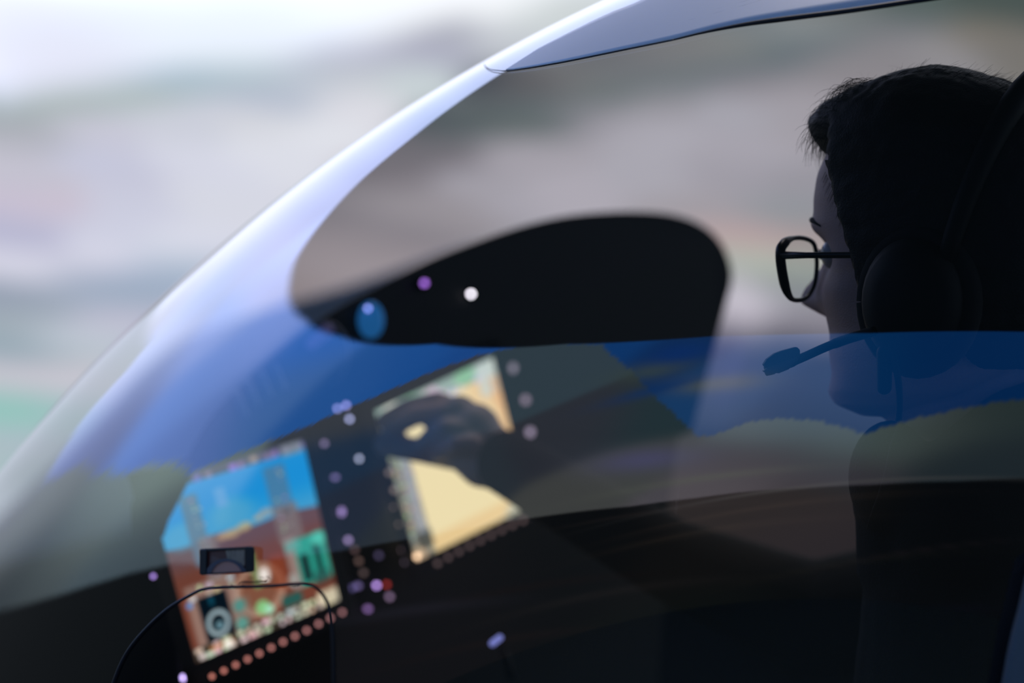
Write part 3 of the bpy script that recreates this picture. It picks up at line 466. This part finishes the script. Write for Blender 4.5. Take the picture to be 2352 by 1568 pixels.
def dots(C, U, W, u0, u1, v0, v1, nx, ny, col, jit, rnd, fill=.6, size=.4):
    for i in range(nx):
        for k in range(ny):
            if rnd.random() > fill: continue
            a = (u1 - u0) / nx; b = (v1 - v0) / ny; uu = u0 + a * (i + rnd.uniform(.2, .5)); vv = v0 + b * (k + rnd.uniform(.2, .5))
            cc = [c * rnd.uniform(1 - jit, 1 + jit) for c in col]
            mixm(C, box_(U, W, uu, uu + a * size * rnd.uniform(.5, 1.3), vv, vv + b * size, .004), np.clip(cc, 0, 255), .95)
def pfd(C, U, W):
    rn = random.Random(5)
    C[:] = (30, 25, 35)
    hz = .375 + .03 * U + .008 * np.sin(U * 14)
    skyc = np.array((0, 142, 212)) * (1 - smooth01((W - .2) / .22))[..., None] + np.array((62, 158, 205)) * smooth01((W - .2) / .22)[..., None]
    m = (smooth01((W - .055) / .01 + .5) * smooth01((hz - W) / .012 + .5))[..., None]; C[:] = C * (1 - m) + skyc * m
    g_ = np.array((100, 70, 72)) * (1 - smooth01((W - .45) / .12))[..., None] + np.array((110, 60, 46)) * smooth01((W - .45) / .12)[..., None]
    m = smooth01((W - hz) / .012 + .5)[..., None]; C[:] = C * (1 - m) + g_ * m
    for u, v, r, c in ((.5, .385, .05, (205, 170, 105)), (.36, .40, .04, (185, 150, 110)), (.66, .35, .05, (150, 160, 160)), (.42, .40, .05, (190, 160, 110)), (.6, .365, .03, (190, 170, 130))): mixm(C, disc(U, W, u, v, r, .5, .03), c, .85)
    mixm(C, disc(U, W, .45, .29, .14, .6, .15), (85, 165, 200), .7); mixm(C, disc(U, W, .12, .33, .12, .6, .1), (80, 165, 205), .7)
    mixm(C, box_(U, W, .37, .44, .13, .24), (100, 160, 215), .8)
    # tapes
    mixm(C, box_(U, W, .155, .265, .12, .52, .02), (92, 118, 140), .85); mixm(C, box_(U, W, .2, .31, .37, .62, .02), (125, 112, 112), .8)
    mixm(C, box_(U, W, .70, .84, .10, .36, .02), (75, 118, 150), .85); mixm(C, box_(U, W, .70, .86, .34, .56, .02), (122, 108, 105), .85)
    mixm(C, box_(U, W, .72, .80, .54, .84, .02), (170, 155, 150), .7); mixm(C, box_(U, W, .76, .81, .36, .40, .01), (90, 80, 78), .8)
    dots(C, U, W, .72, .82, .12, .5, 2, 14, (150, 160, 165), .2, rn, .6); dots(C, U, W, .2, .28, .14, .6, 2, 16, (150, 160, 165), .2, rn, .6)
    # top strip
    mixm(C, box_(U, W, 0, 1, 0, .05), (70, 68, 95), 1); dots(C, U, W, .1, .98, 0, .05, 12, 1, (140, 120, 170), .25, rn, .8, .7)
    mixm(C, box_(U, W, .84, .98, .0, .07, .02), (140, 150, 150), .7)
    # teal map, lower right
    mixm(C, box_(U, W, .78, .99, .56, .84, .02), (42, 160, 140), 1); mixm(C, box_(U, W, .72, .82, .56, .62, .02), (100, 170, 160), .8)
    mixm(C, box_(U, W, .80, .86, .66, .82, .02), (20, 45, 45), .95); mixm(C, box_(U, W, .90, .945, .62, .80, .02), (20, 60, 55), .95); mixm(C, disc(U, W, .95, .60, .05, .8, .04), (95, 215, 190), .7)
    mixm(C, box_(U, W, .87, .97, .79, .86, .02), (40, 80, 75), .8)
    # compass rose
    r = np.hypot(U - .50, (W - .76) / .9)
    mixm(C, smooth01((.165 - np.abs(r - 0)) / .02 + .5), (128, 88, 66), .6)
    mixm(C, smooth01((.014 - np.abs(r - .155)) / .01 + .5), (185, 150, 130), .7)
    for k in range(30):
        a = k * math.pi / 15; mixm(C, disc(U, W, .5 + .13 * math.cos(a), .76 + .117 * math.sin(a), .012), (190, 160, 140), .45)
    mixm(C, box_(U, W, .475, .52, .54, .75, .02), (120, 150, 95), .8); mixm(C, disc(U, W, .55, .69, .036, 1.2, .02), (245, 235, 225), 1)
    mixm(C, disc(U, W, .49, .86, .045, .9, .02), (130, 200, 130), .9); mixm(C, disc(U, W, .53, .885, .03, .9, .02), (160, 225, 190), .9)
    # left block
    mixm(C, box_(U, W, .04, .36, .60, .97, .02), (165, 150, 140), .55); dots(C, U, W, .05, .36, .6, .68, 6, 2, (200, 190, 180), .15, rn, .8, .7)
    mixm(C, box_(U, W, .10, .29, .68, .93, .015), (3, 16, 26), 1); mixm(C, box_(U, W, .17, .2, .69, .74), (10, 70, 90), .9)
    for k in range(22):
        a = k * math.pi / 11; mixm(C, disc(U, W, .195 + .062 * math.cos(a), .845 + .062 * math.sin(a), .014), (150, 170, 175), .95)
    mixm(C, disc(U, W, .2, .86, .025), (120, 160, 170), .8)
    mixm(C, disc(U, W, .05, .70, .02), (90, 140, 200), .9)
    mixm(C, disc(U, W, .35, .80, .04), (30, 150, 140), .8); mixm(C, disc(U, W, .34, .9, .04), (60, 165, 150), .9); mixm(C, box_(U, W, .3, .42, .76, .93, .02), (120, 120, 112), .4)
    mixm(C, box_(U, W, .62, .76, .85, .92, .02), (20, 90, 85), .8); mixm(C, disc(U, W, .72, .78, .04), (170, 180, 175), .7)
    mixm(C, box_(U, W, .60, .70, .60, .80, .03), (145, 62, 34), .6)
    # bottom text rows
    mixm(C, box_(U, W, .0, 1, .93, 1.0), (60, 55, 45), 1); dots(C, U, W, .0, 1.0, .925, .995, 18, 2, (225, 215, 195), .12, rn, .85, .8)
    mixm(C, box_(U, W, .1, .26, .95, .975, .01), (190, 120, 70), .8); mixm(C, box_(U, W, .86, 1, .91, .99, .02), (220, 208, 175), .9); mixm(C, disc(U, W, .22, .975, .03), (235, 230, 215), 1)
def navmap(C, U, W):
    rn = random.Random(9)
    C[:] = (246, 228, 176)
    mixm(C, smooth01((.45 - W) / .3) * smooth01((U - .6) / .3), (236, 192, 140), .8)
    mixm(C, box_(U, W, .12, .9, .9, 1.0, .05), (240, 205, 145), .8)
    mixm(C, box_(U, W, -.1, .155, -.1, 1.1, .02), (120, 118, 108), 1); dots(C, U, W, 0, .15, .14, .98, 4, 26, (200, 188, 165), .2, rn, .7, .6)
    mixm(C, box_(U, W, .07, .145, .2, .9, .02), (165, 170, 178), .75)
    mixm(C, box_(U, W, -.1, 1.1, -.1, .10, .02), (150, 175, 165), 1); dots(C, U, W, 0, 1, 0, .11, 14, 2, (225, 215, 220), .12, rn, .8, .75)
    mixm(C, disc(U, W, .12, .03, .06), (225, 230, 215), .9); mixm(C, disc(U, W, .28, .05, .07, .7, .04), (120, 185, 140), .8); mixm(C, disc(U, W, .45, .06, .08, .6, .04), (205, 170, 200), .7); mixm(C, disc(U, W, .75, .04, .1, .5, .04), (140, 200, 155), .8)
    mixm(C, box_(U, W, .84, 1, 0, .22, .04), (205, 215, 208), .85)
    mixm(C, smooth01((U + W - 1.72) / .1) , (190, 195, 178), .8); mixm(C, box_(U, W, .93, 1.01, .12, .55, .02), (225, 160, 105), .5)
    mixm(C, disc(U, W, .04, .97, .06), (215, 185, 150), .9); mixm(C, box_(U, W, .05, .17, .84, .95, .02), (70, 72, 66), .8)
Q1 = ((340, 1112), (697, 1008), (781, 1376), (453, 1520)); Q2 = ((862, 943), (1131, 820), (1217, 1160), (958, 1287))
D1, g1 = display('tilted flight display showing blue sky over brown ground, left of the yellow map display', Q1, 1.925, 2.03, pfd)
D2, g2 = display('tilted map display glowing pale yellow, partly hidden by the reaching hand', Q2, 2.075, 2.15, navmap)
for k in range(12):
    x = 487 + k * 27.2; y = 1553 - k * 13.2 - (k > 8) * 2
    light(x, y, 1.925 + .105 * k / 11 - .013, .0034, (138 - 3 * k, 84 - k, 74), D1, 'bezel_button', label='reddish lit button' if k == 0 else None)
for k in range(10):
    x = 1005 + k * 24.5; y = 1288 - k * 12.0 + (k - 5) ** 2 * .2
    light(x, y, 2.09 + .06 * k / 9 - .013, .004, (52, 42, 42), D2, 'bezel_button')
for x, y, c in ((893, 1085, (70, 62, 60)), (905, 1125, (75, 66, 62)), (900, 1165, (80, 68, 66)), (912, 1205, (75, 64, 58)), (925, 1262, (66, 54, 60)), (932, 1290, (60, 52, 62)), (958, 1278, (205, 170, 135))):
    light(x, y, 2.075 - .012, .0042, c, D2, 'side_key')
for x, y, c, r, s in ((775, 938, (105, 105, 150), .0035, 1), (795, 931, (115, 110, 160), .0035, 1), (803, 962, (125, 130, 165), .0035, 1), (825, 1053, (120, 125, 145), .0035, 1), (745, 1018, (85, 75, 100), .004, 1), (770, 1096, (88, 78, 118), .005, .7), (785, 1175, (105, 88, 130), .0045, 1.4), (800, 1240, (110, 95, 130), .0042, 1), (815, 1262, (55, 42, 42), .004, 1), (824, 1288, (62, 48, 44), .004, 1), (835, 1315, (55, 45, 44), .004, 1),
                    (865, 1344, (150, 120, 185), .0036, 1), (888, 1342, (95, 25, 22), .0036, 1), (822, 1345, (78, 68, 105), .005, .8), (808, 1350, (60, 55, 90), .004, 1), (895, 1370, (88, 72, 92), .0042, 1), (845, 1398, (100, 75, 120), .005, .8), (870, 1275, (45, 40, 60), .004, 1), (1178, 845, (88, 82, 92), .006, 1.2), (1207, 918, (92, 80, 92), .006, 1.1), (1218, 992, (100, 90, 105), .0055, 1.2), (1262, 1186, (62, 58, 78), .006, 1), (735, 1085, (58, 55, 80), .005, 1), (868, 1045, (60, 58, 62), .005, 1),
                    (352, 1323, (130, 105, 170), .003, 1), (372, 1343, (95, 80, 120), .0035, 1), (355, 1272, (125, 110, 135), .003, 1.3), (425, 1535, (120, 100, 170), .003, 1), (421, 1556, (200, 175, 245), .0035, 1.2)):
    light(x, y, PY(x) - .014, r, c, panel, 'indicator_light', s)
# centre console lever below the displays, tip highlight put in as emission
mb = MB(); t = thing('console_switch', at(1165, 1520, 1.95), 'small pale blue highlight of a lever tip low in the dark console', 'switch')
mb.tube([at(1175, 1560, 1.95), at(1165, 1520, 1.95), at(1150, 1480, 1.93)], [.004, .0035, .003], 8); mb.build('lever', M_blk, t)
mb = MB(); mb.capsule(at(1131, 1477, 1.92), at(1148, 1464, 1.92), .0026, .0026); mb.build('lever_tip', mat('tip highlight glow', (.1, .12, .3), .4, emit=(.32, .36, .95), es=1.4), t)
mb = MB(); mb.prism([V(-.35, 2.2, 1.62), V(-.08, 2.08, 1.62), V(-.08, 2.04, 2.15), V(-.35, 2.12, 2.2)], V(.02, .3, 0)); mb.build('centre_console', M_dark, panel, smooth=False, bevel=.01)

# ------------------------------------------------------------ the pilot
PSI = math.radians(33)
HC = at(2166, 592, 1.70)        # centre of the head at eye level
fw = V(-math.cos(PSI), math.sin(PSI), 0); lf = V(-math.sin(PSI), -math.cos(PSI), 0); upv = V(0, 0, 1)
def hd(x, y, z): return HC + fw * x + lf * y + upv * z
# z, front, back, half width
PROF = [(-.112, .060, .018, .016), (-.104, .078, .004, .034), (-.094, .082, -.018, .046), (-.080, .079, -.045, .056), (-.066, .081, -.062, .063), (-.055, .080, -.072, .066), (-.040, .083, -.082, .070), (-.022, .084, -.090, .0735), (-.004, .082, -.095, .0755), (.012, .086, -.098, .0765), (.024, .091, -.099, .0765), (.042, .092, -.100, .0765), (.060, .089, -.098, .0755), (.078, .080, -.092, .072), (.092, .066, -.081, .064), (.103, .045, -.062, .050), (.110, .022, -.038, .032), (.113, .0, -.015, .012)]
PZ = np.array(PROF)
def head_point(a, z, grow=0):
    xf = np.interp(z, PZ[:, 0], PZ[:, 1]); xb = np.interp(z, PZ[:, 0], PZ[:, 2]); w_ = np.interp(z, PZ[:, 0], PZ[:, 3])
    xc = (-.012 if z > -.05 else -.012 + (-.05 - z) * .8)
    if xc > xf - .01: xc = xf - .01
    c, s = math.cos(a), math.sin(a); e = 2 / 2.25
    ex = (xf - xc) if c > 0 else (xc - xb)
    x = xc + ex * math.copysign(abs(c) ** e, c); y = w_ * math.copysign(abs(s) ** e, s)
    if c > 0:
        # nose, lips, chin, brow, eye sockets, cheekbones
        G = lambda u, s_: math.exp(-(u / s_) ** 2)
        nz = np.interp(z, (-.044, -.038, -.031, -.022, -.010, .004, .014), (0, .014, .028, .026, .016, .007, 0))
        x += nz * G(y, .0095 + .006 * G(z + .031, .012))
        x += .005 * G(z + .064, .004) * G(y, .018) + .005 * G(z + .074, .004) * G(y, .016) - .003 * G(z + .069, .002) * G(y, .02)
        x += .005 * G(z + .096, .009) * G(y, .017)
        x += .004 * G(z - .022, .007) * G(abs(y) - .03, .02)
        x -= .012 * G(z - .003, .011) * G(abs(y) - .033, .014)
        y += math.copysign(.003 * G(z + .024, .014) * G(x - .055, .02), y)
    return x, y, z
def head_grid(mb, grow=None, NA=112, NZ=84):
    zs = np.interp(np.linspace(0, 1, NZ), np.linspace(0, 1, len(PZ)), PZ[:, 0]); V_ = []
    zs = -.112 + .225 * (.5 - .5 * np.cos(np.pi * np.linspace(0, 1, NZ))) * 1.0
    for z in zs:
        for k in range(NA):
            a = 2 * math.pi * k / NA; x, y, zz = head_point(a, z)
            if grow:
                gx = grow(x, y, zz, a); d = V(x + .01, y, (zz - .01) * .9).normalized(); x += d.x * gx; y += d.y * gx; zz += d.z * gx
            V_.append(hd(x, y, zz))
    F_ = [(i * NA + k, i * NA + (k + 1) % NA, (i + 1) * NA + (k + 1) % NA, (i + 1) * NA + k) for i in range(NZ - 1) for k in range(NA)]
    F_ += [tuple(range(NA))[::-1], tuple(range((NZ - 1) * NA, NZ * NA))]
    mb.add(V_, F_)
pilot = thing('person', V(.40, 1.78, 1.95), 'dark-haired person in glasses, headset and black jacket facing left, hand reaching to the map display', 'person')
def skin_mat():
    m = mat('skin', (.60, .41, .38), .55, spec=.35, bump=.25, bscale=900, var=.06); return m
M_skin = skin_mat()
mb = MB(); head_grid(mb)
mb.tube([at(2225, 770, 1.735), at(2222, 860, 1.74), at(2230, 960, 1.75), at(2260, 1090, 1.77)], [.060, .054, .052, .058], 28)
mb.capsule(at(2110, 905, 1.715), at(2240, 900, 1.74), .030, .045)
mb.ell(at(2360, 1320, 1.78), (.10, .09, .12)); mb.ell(at(2370, 1560, 1.80), (.09, .09, .15))
# arm reaching forward to the map display
SH = at(2430, 1340, 1.95); EB = at(1880, 1425, 1.97); WR = at(1200, 1092, 2.0)
mb.capsule(SH, EB, .044, .032); mb.capsule(EB, at(1540, 1285, 1.98), .030, .024); mb.capsule(at(1540, 1285, 1.98), WR, .024, .022)
def hp(x, y, Y=2.03): return at(x, y, Y - .03)
mb.capsule(WR, hp(1120, 1042, 2.045), .024, .026); mb.capsule(hp(1090, 985, 2.045), hp(1120, 1050, 2.04), .022, .022); mb.capsule(hp(1055, 950, 2.05), hp(1100, 1010, 2.05), .016, .020)
mb.capsule(hp(1050, 1010, 2.045), hp(1110, 1060, 2.04), .020, .022)
def finger(pts, r0=.0095, r1=.0078):
    for i in range(len(pts) - 1):
        a = r0 + (r1 - r0) * i / (len(pts) - 1); b = r0 + (r1 - r0) * (i + 1) / (len(pts) - 1)
        mb.capsule(pts[i], pts[i + 1], a, b, 14, 5)
finger([hp(1060, 945, 2.055), hp(1005, 922, 2.06), hp(940, 935, 2.07), hp(885, 965, 2.075)])
finger([hp(1070, 965, 2.04), hp(1020, 948, 2.045), hp(955, 955, 2.055), hp(898, 985, 2.07)])
finger([hp(1070, 990, 2.03), hp(1025, 985, 2.03), hp(985, 1008, 2.05), hp(965, 1028, 2.07)])
finger([hp(1085, 1020, 2.02), hp(1050, 1022, 2.02), hp(1015, 1035, 2.04), hp(1000, 1050, 2.065)], .0085, .0068)
finger([hp(1110, 1062, 2.05), hp(1040, 1048, 2.065), hp(965, 1034, 2.065), hp(885, 1022, 2.07)], .0120, .0100)
body = mb.build('body', M_skin, pilot, remesh=.0026, smoothit=2)
# eyes
for sgn in (1, -1):
    mb = MB(); mb.ell(hd(.067, sgn * .032, .003), (.0115, .0115, .0115)); e_ = mb.build('eye', mat('eye white', (.6, .58, .56), .2), pilot)
    mb = MB(); mb.ell(hd(.0765, sgn * .0325, .003), (.0045, .0045, .0045), n=12); mb.build('iris', mat('dark iris', (.02, .012, .01), .2), e_)
    mb = MB(); mb.tube([hd(.0895 - .011 * k ** 2 / 6 * 1.2, sgn * (.018 + .011 * k), .024 + .004 * math.sin(k * 1.2)) for k in range(4)], [.0015, .0024, .0022, .001], 8)
    mb.build('eyebrow', mat('brow hair', (.012, .010, .010), .8), pilot)
# near ear (behind the cup)
M_hair = mat('black hair', (.008, .007, .008), .55, spec=.25, bump=.3, bscale=700)
def hair_grow(x, y, z, a):
    # >0 on the scalp, dips inside the skin over the face and neck
    xl = np.interp(z, (-.045, -.032, 0, .034, .06, .072, .079), (-.03, .024, .031, .043, .051, .062, .14))
    if z < -.045: xl = -.028 - (-.045 - z) * .5
    lo = max(0, min(1, (z + .085) / .02))
    if x > .045: lo *= max(0, min(1, (z - .067) / .017)) if z > .060 else 1
    t = (xl - x) / .009; m = max(0, min(1, t + .5)) * lo; m = m * m * (3 - 2 * m)
    th = .013 + .009 * max(0, min(1, (z - .05) / .05)) + .006 * math.exp(-((x - .075) / .03) ** 2 - ((z - .085) / .03) ** 2)
    th -= .010 * max(0, min(1, (-x - .0) / .05)) * max(0, min(1, (z - .05) / .04))
    th += .0008 * noise.noise(V(x, y, z) * 130) + .0006 * noise.noise(V(x, y, z) * 320)
    return th * m - .010 * (1 - m)
mb = MB(); head_grid(mb, hair_grow, 200, 130)
hair = mb.build('hair', M_hair, pilot)
# loose strands round the silhouette and fringe
mb = MB(); rnd = random.Random(21)
def strand(p, d, L_, curl, r=.00016):
    pts = []; q = Vector(p); d = Vector(d).normalized(); n_ = 7
    for i in range(n_):
        pts.append(q.copy()); q = q + d * (L_ / n_); d = (d + curl * (L_ / n_)).normalized()
    mb.tube(pts, [r * (1 - .7 * i / (n_ - 1)) for i in range(n_)], 4, caps=False)
for k in range(1500):      # fringe curling forward and down over the forehead
    y = rnd.uniform(-.05, .066); z = rnd.uniform(.082, .124)
    x = .062 + .020 * rnd.random() - max(0, z - .1) * 1.0 - abs(y) * .25
    p = hd(x, y, z)
    d = fw * rnd.uniform(.6, 1.2) + upv * rnd.uniform(-.3, .35) + lf * rnd.uniform(-.5, .7)
    strand(p, d, rnd.uniform(.018, .038), (fw * rnd.uniform(-70, -10) + upv * rnd.uniform(-130, -55) + lf * rnd.uniform(-15, 15)), rnd.uniform(.00010, .0002))
for k in range(1500):      # short hair standing off the crown, combed back
    a = rnd.uniform(-math.pi, math.pi); z = rnd.uniform(.07, .112)
    x, y, zz = head_point(a, z); nd = V(x + .01, y, zz * 1.1).normalized(); th = hair_grow(x, y, zz, a) - .003
    p = hd(x + nd.x * th, y + nd.y * th, zz + nd.z * th)
    n3 = fw * nd.x + lf * nd.y + upv * nd.z
    d = n3 * rnd.uniform(.05, .5) - fw * rnd.uniform(.5, 1.1) + lf * rnd.uniform(-.4, .4) + upv * rnd.uniform(-.1, .25)
    strand(p, d, rnd.uniform(.008, .020), V(rnd.uniform(-25, 25), 0, rnd.uniform(-35, 5)), rnd.uniform(.0001, .00018))
for k in range(16):       # a few long stray hairs
    a = rnd.uniform(-.6, 1.2); x, y, zz = head_point(a, rnd.uniform(.075, .112)); 
    p = hd(x * 1.12, y * 1.1, zz + .012); strand(p, -fw * rnd.uniform(-.8, .8) + upv * rnd.uniform(.2, .9), rnd.uniform(.02, .032), V(rnd.uniform(-50, 50), 0, rnd.uniform(-60, 10)), .00008)
for k in range(60):       # sideburn wisps
    z = rnd.uniform(.0, .06); x = .030 + (z - .0) * .45 ; p = hd(x, .072, z); strand(p, fw * .5 - upv + lf * .1, rnd.uniform(.006, .012), V(0, 0, -10), .00014)
mb.build('loose_hair', M_hair, pilot)['kind'] = 'stuff'
# jacket
M_jac = mat('black jacket cloth', (.007, .009, .010), .85, spec=.15, bump=.4, bscale=500)
mb = MB()
mb.ell(at(2046, 1098, 1.67), (.0295, .035, .0405)); mb.capsule(at(2075, 1150, 1.69), at(2120, 1260, 1.70), .036, .05)
mb.capsule(at(2207, 1184, 1.665), at(2367, 1054, 1.685), .0525, .0525); mb.capsule(at(2367, 1054, 1.685), at(2560, 1010, 1.70), .0525, .06)
mb.capsule(at(2180, 1200, 1.70), at(2168, 1420, 1.70), .055, .0585); mb.capsule(at(2168, 1420, 1.70), at(2180, 1900, 1.72), .0585, .08)
mb.ell(at(2410, 1480, 1.77), (.12, .12, .13)); mb.ell(at(2360, 1700, 1.78), (.13, .13, .20)); mb.capsule(at(2480, 1230, 1.80), at(2560, 1230, 1.92), .075, .07); mb.capsule(at(2420, 1230, 1.76), at(2370, 1720, 1.74), .058, .05); mb.capsule(at(2370, 1720, 1.74), at(1900, 2050, 1.76), .048, .036)
mb.ell(at(1992, 1246, 1.70), (.007, .012, .005))
mb.capsule(SH, EB, .062, .050); mb.capsule(EB, at(1540, 1285, 1.98), .048, .034); mb.capsule(at(1540, 1285, 1.98), at(1165, 1062, 2.0), .034, .0275)
mb.build('jacket', M_jac, pilot, remesh=.004, smoothit=3)
# trousers and shoes below the frame
M_tr = mat('dark trousers', (.012, .012, .016), .9)
mb = MB()
for s_ in (-1, 1):
    h0 = V(.42, 1.80, 1.97) + lf * (.09 * s_); kn = h0 + fw * .42 + V(0, 0, .03); an = kn + V(-.03, .03, -.34)
    mb.capsule(h0, kn, .078, .058); mb.capsule(kn, an, .056, .042); mb.capsule(an + V(0, 0, -.005), an + fw * .16 + V(0, 0, -.015), .036, .032)
mb.build('trousers', M_tr, pilot, remesh=.008)
# seat
seat = thing('pilot_seat', V(.48, 1.84, 1.61), 'black pilot seat behind and beneath the person', 'seat')
M_seat = mat('black seat fabric', (.010, .010, .012), .9)
R_ = Matrix(((fw.x, lf.x, 0), (fw.y, lf.y, 0), (0, 0, 1)))
bc = V(.42, 1.80, 0)
mb = MB(); mb.box(bc + fw * .06 + V(0, 0, 1.83), (.25, .22, .055), R_); mb.build('seat_cushion', M_seat, seat, bevel=.03)
mb = MB(); mb.box(bc - fw * .20 + V(0, 0, 2.12), (.045, .22, .30), R_); mb.build('seat_back', M_seat, seat, bevel=.03)
mb = MB(); mb.box(bc + V(0, 0, 1.70), (.12, .12, .09), R_); mb.build('seat_base', M_dark, seat, smooth=False)

# ------------------------------------------------------------ glasses
gl = thing('eyeglasses', hd(.095, 0, .0), 'black-framed eyeglasses worn by the person', 'glasses')
M_fr = mat('black acetate', (.008, .008, .009), .35, spec=.4)
def lens_pt(s_, u, v):      # u 0 nose .. 1 hinge, v height
    return hd(.0925 + .002 * math.sin(u * 3.14) , s_ * (.011 + .058 * u), v)
rim = [(0.0, -.006), (.02, .006), (.10, .0125), (.35, .0150), (.68, .0135), (.93, .0085), (1.0, .0035), (.97, -.006), (.84, -.020), (.68, -.0275), (.5, -.0295), (.25, -.0275), (.07, -.019)]
for s_ in (1, -1):
    cl = spline([lens_pt(s_, u, v) for u, v in rim], 6, closed=True)
    mb = MB(); n_ = len(cl)
    rr = [.0017 + .0019 * max(0, min(1, (((p - hd(0, 0, 0)).dot(lf) * s_) - .046) / .015)) for p in cl] + [.0017]
    mb.tube(cl + [cl[0]], rr, 10, caps=False); r_ = mb.build('rim', M_fr, gl)
    me = MB(); c0 = sum(cl, V(0, 0, 0)) / n_
    me.add([c0 - fw * -.001] + cl, [(0, i + 1, (i + 1) % n_ + 1) for i in range(n_)]); me.build('lens', glass('spectacle lens', (.86, .88, .88), 1.45), gl)
    mb = MB(); mb.tube([hd(.0925, s_ * .0695, .0015), hd(.070, s_ * .0735, .001), hd(.03, s_ * .0785, .0002), hd(-.02, s_ * .080, -.001)], [.0030, .0022, .0022, .0022], 8); mb.build('temple_arm', M_fr, gl)
mb = MB(); mb.tube([hd(.0925, -.012, .004), hd(.098, 0, .0065), hd(.0925, .012, .004)], .002, 8); mb.build('bridge', M_fr, gl)

# ------------------------------------------------------------ headset
hs = thing('headset', at(2050, 715, 1.60), 'black aviation headset with boom microphone and cable on the person', 'headset')
M_hs = mat('black headset plastic', (.008, .009, .010), .65, spec=.2)
M_foam = mat('black foam', (.010, .010, .011), .95)
def cup(s_):
    c = hd(-.018, s_ * .088, -.032)
    n_ = (lf * s_)
    mb = MB(); ring = []; 
    prof_ = ((0, 1.0), (.010, 1.02), (.022, .98), (.032, .82), (.038, .5), (.040, .05))
    for d_, sc in prof_:
        for k in range(32):
            a = 2 * math.pi * k / 32; ring.append(c + n_ * (d_ - .012) + fw * (.036 * sc * math.cos(a)) + upv * (.043 * sc * math.sin(a)))
    F_ = [(i * 32 + k, i * 32 + (k + 1) % 32, (i + 1) * 32 + (k + 1) % 32, (i + 1) * 32 + k) for i in range(len(prof_) - 1) for k in range(32)] + [tuple(range(32)), tuple(range(160, 192))[::-1]]
    mb.add(ring, F_); e_ = mb.build('ear_cup', M_hs, hs)
    mb = MB(); mb.tube([c - n_ * .004 + fw * (.035 * math.cos(a)) + upv * (.042 * math.sin(a)) for a in [2 * math.pi * k / 32 for k in range(33)]], .010, 10, caps=False); mb.build('ear_cushion', M_foam, hs)
cup(1); cup(-1)
mb = MB(); band = [hd(-.040 - .040 * math.sin(math.pi * k / 20), .094 * math.cos(math.pi * k / 20), -.01 + .1335 * math.sin(math.pi * k / 20)) for k in range(21)]
mb.tube(band, [.006 + .004 * math.sin(math.pi * k / 20) for k in range(21)], 10); mb.build('headband', M_hs, hs)
B0 = 1.625
mb = MB(); mb.tube(spline([at(2010, 760, 1.60), at(1960, 774, 1.61), at(1925, 786, 1.62), at(1890, 800, B0), at(1850, 818, B0), at(1812, 834, B0), at(1775, 846, B0), at(1756, 850, B0)], 5), [.0034] * 12 + [.0030] * 12 + [.0034] * 6 + [.0040] * 4 + [.0040, .0030], 12); mb.build('microphone_boom', M_hs, hs)
mb = MB()
top_ = [(1753, 838), (1762, 824), (1780, 811), (1796, 805), (1830, 796), (1838, 803), (1838, 818), (1800, 834), (1765, 846)]
mb.prism([at(x, y, B0 - .006) for x, y in top_], V(0, .011, 0)); mic = mb.build('microphone', M_hs, hs, smooth=False, bevel=.0012)
mb = MB(); mb.prism([at(x, y, B0 - .0063) for x, y in ((1752, 852), (1770, 838), (1800, 828), (1838, 812), (1834, 826), (1822, 838), (1812, 848), (1790, 857), (1760, 856))], V(0, .010, 0))
mb.build('microphone_shell', mat('blue grey moulding', (.03, .035, .045), .5), mic, smooth=False, bevel=.0015)
mb = MB(); mb.capsule(at(2031, 810, 1.615), at(2031, 889, 1.615), .0052, .0050); mb.build('cable_strain_relief', M_hs, hs)
mb = MB(); mb.tube(spline([at(2046, 800, 1.61), at(2056, 835, 1.61), at(2064, 880, 1.61), at(2066, 920, 1.615), at(2064, 965, 1.62)], 6), .0023, 8)
mb.tube(spline([at(2065, 960, 1.62), at(2060, 985, 1.62), at(2045, 1025, 1.61), at(2036, 1070, 1.60), at(2020, 1130, 1.60), at(2002, 1180, 1.605), at(1992, 1215, 1.62)], 6), .00055, 6)
mb.build('cable', M_hs, hs)
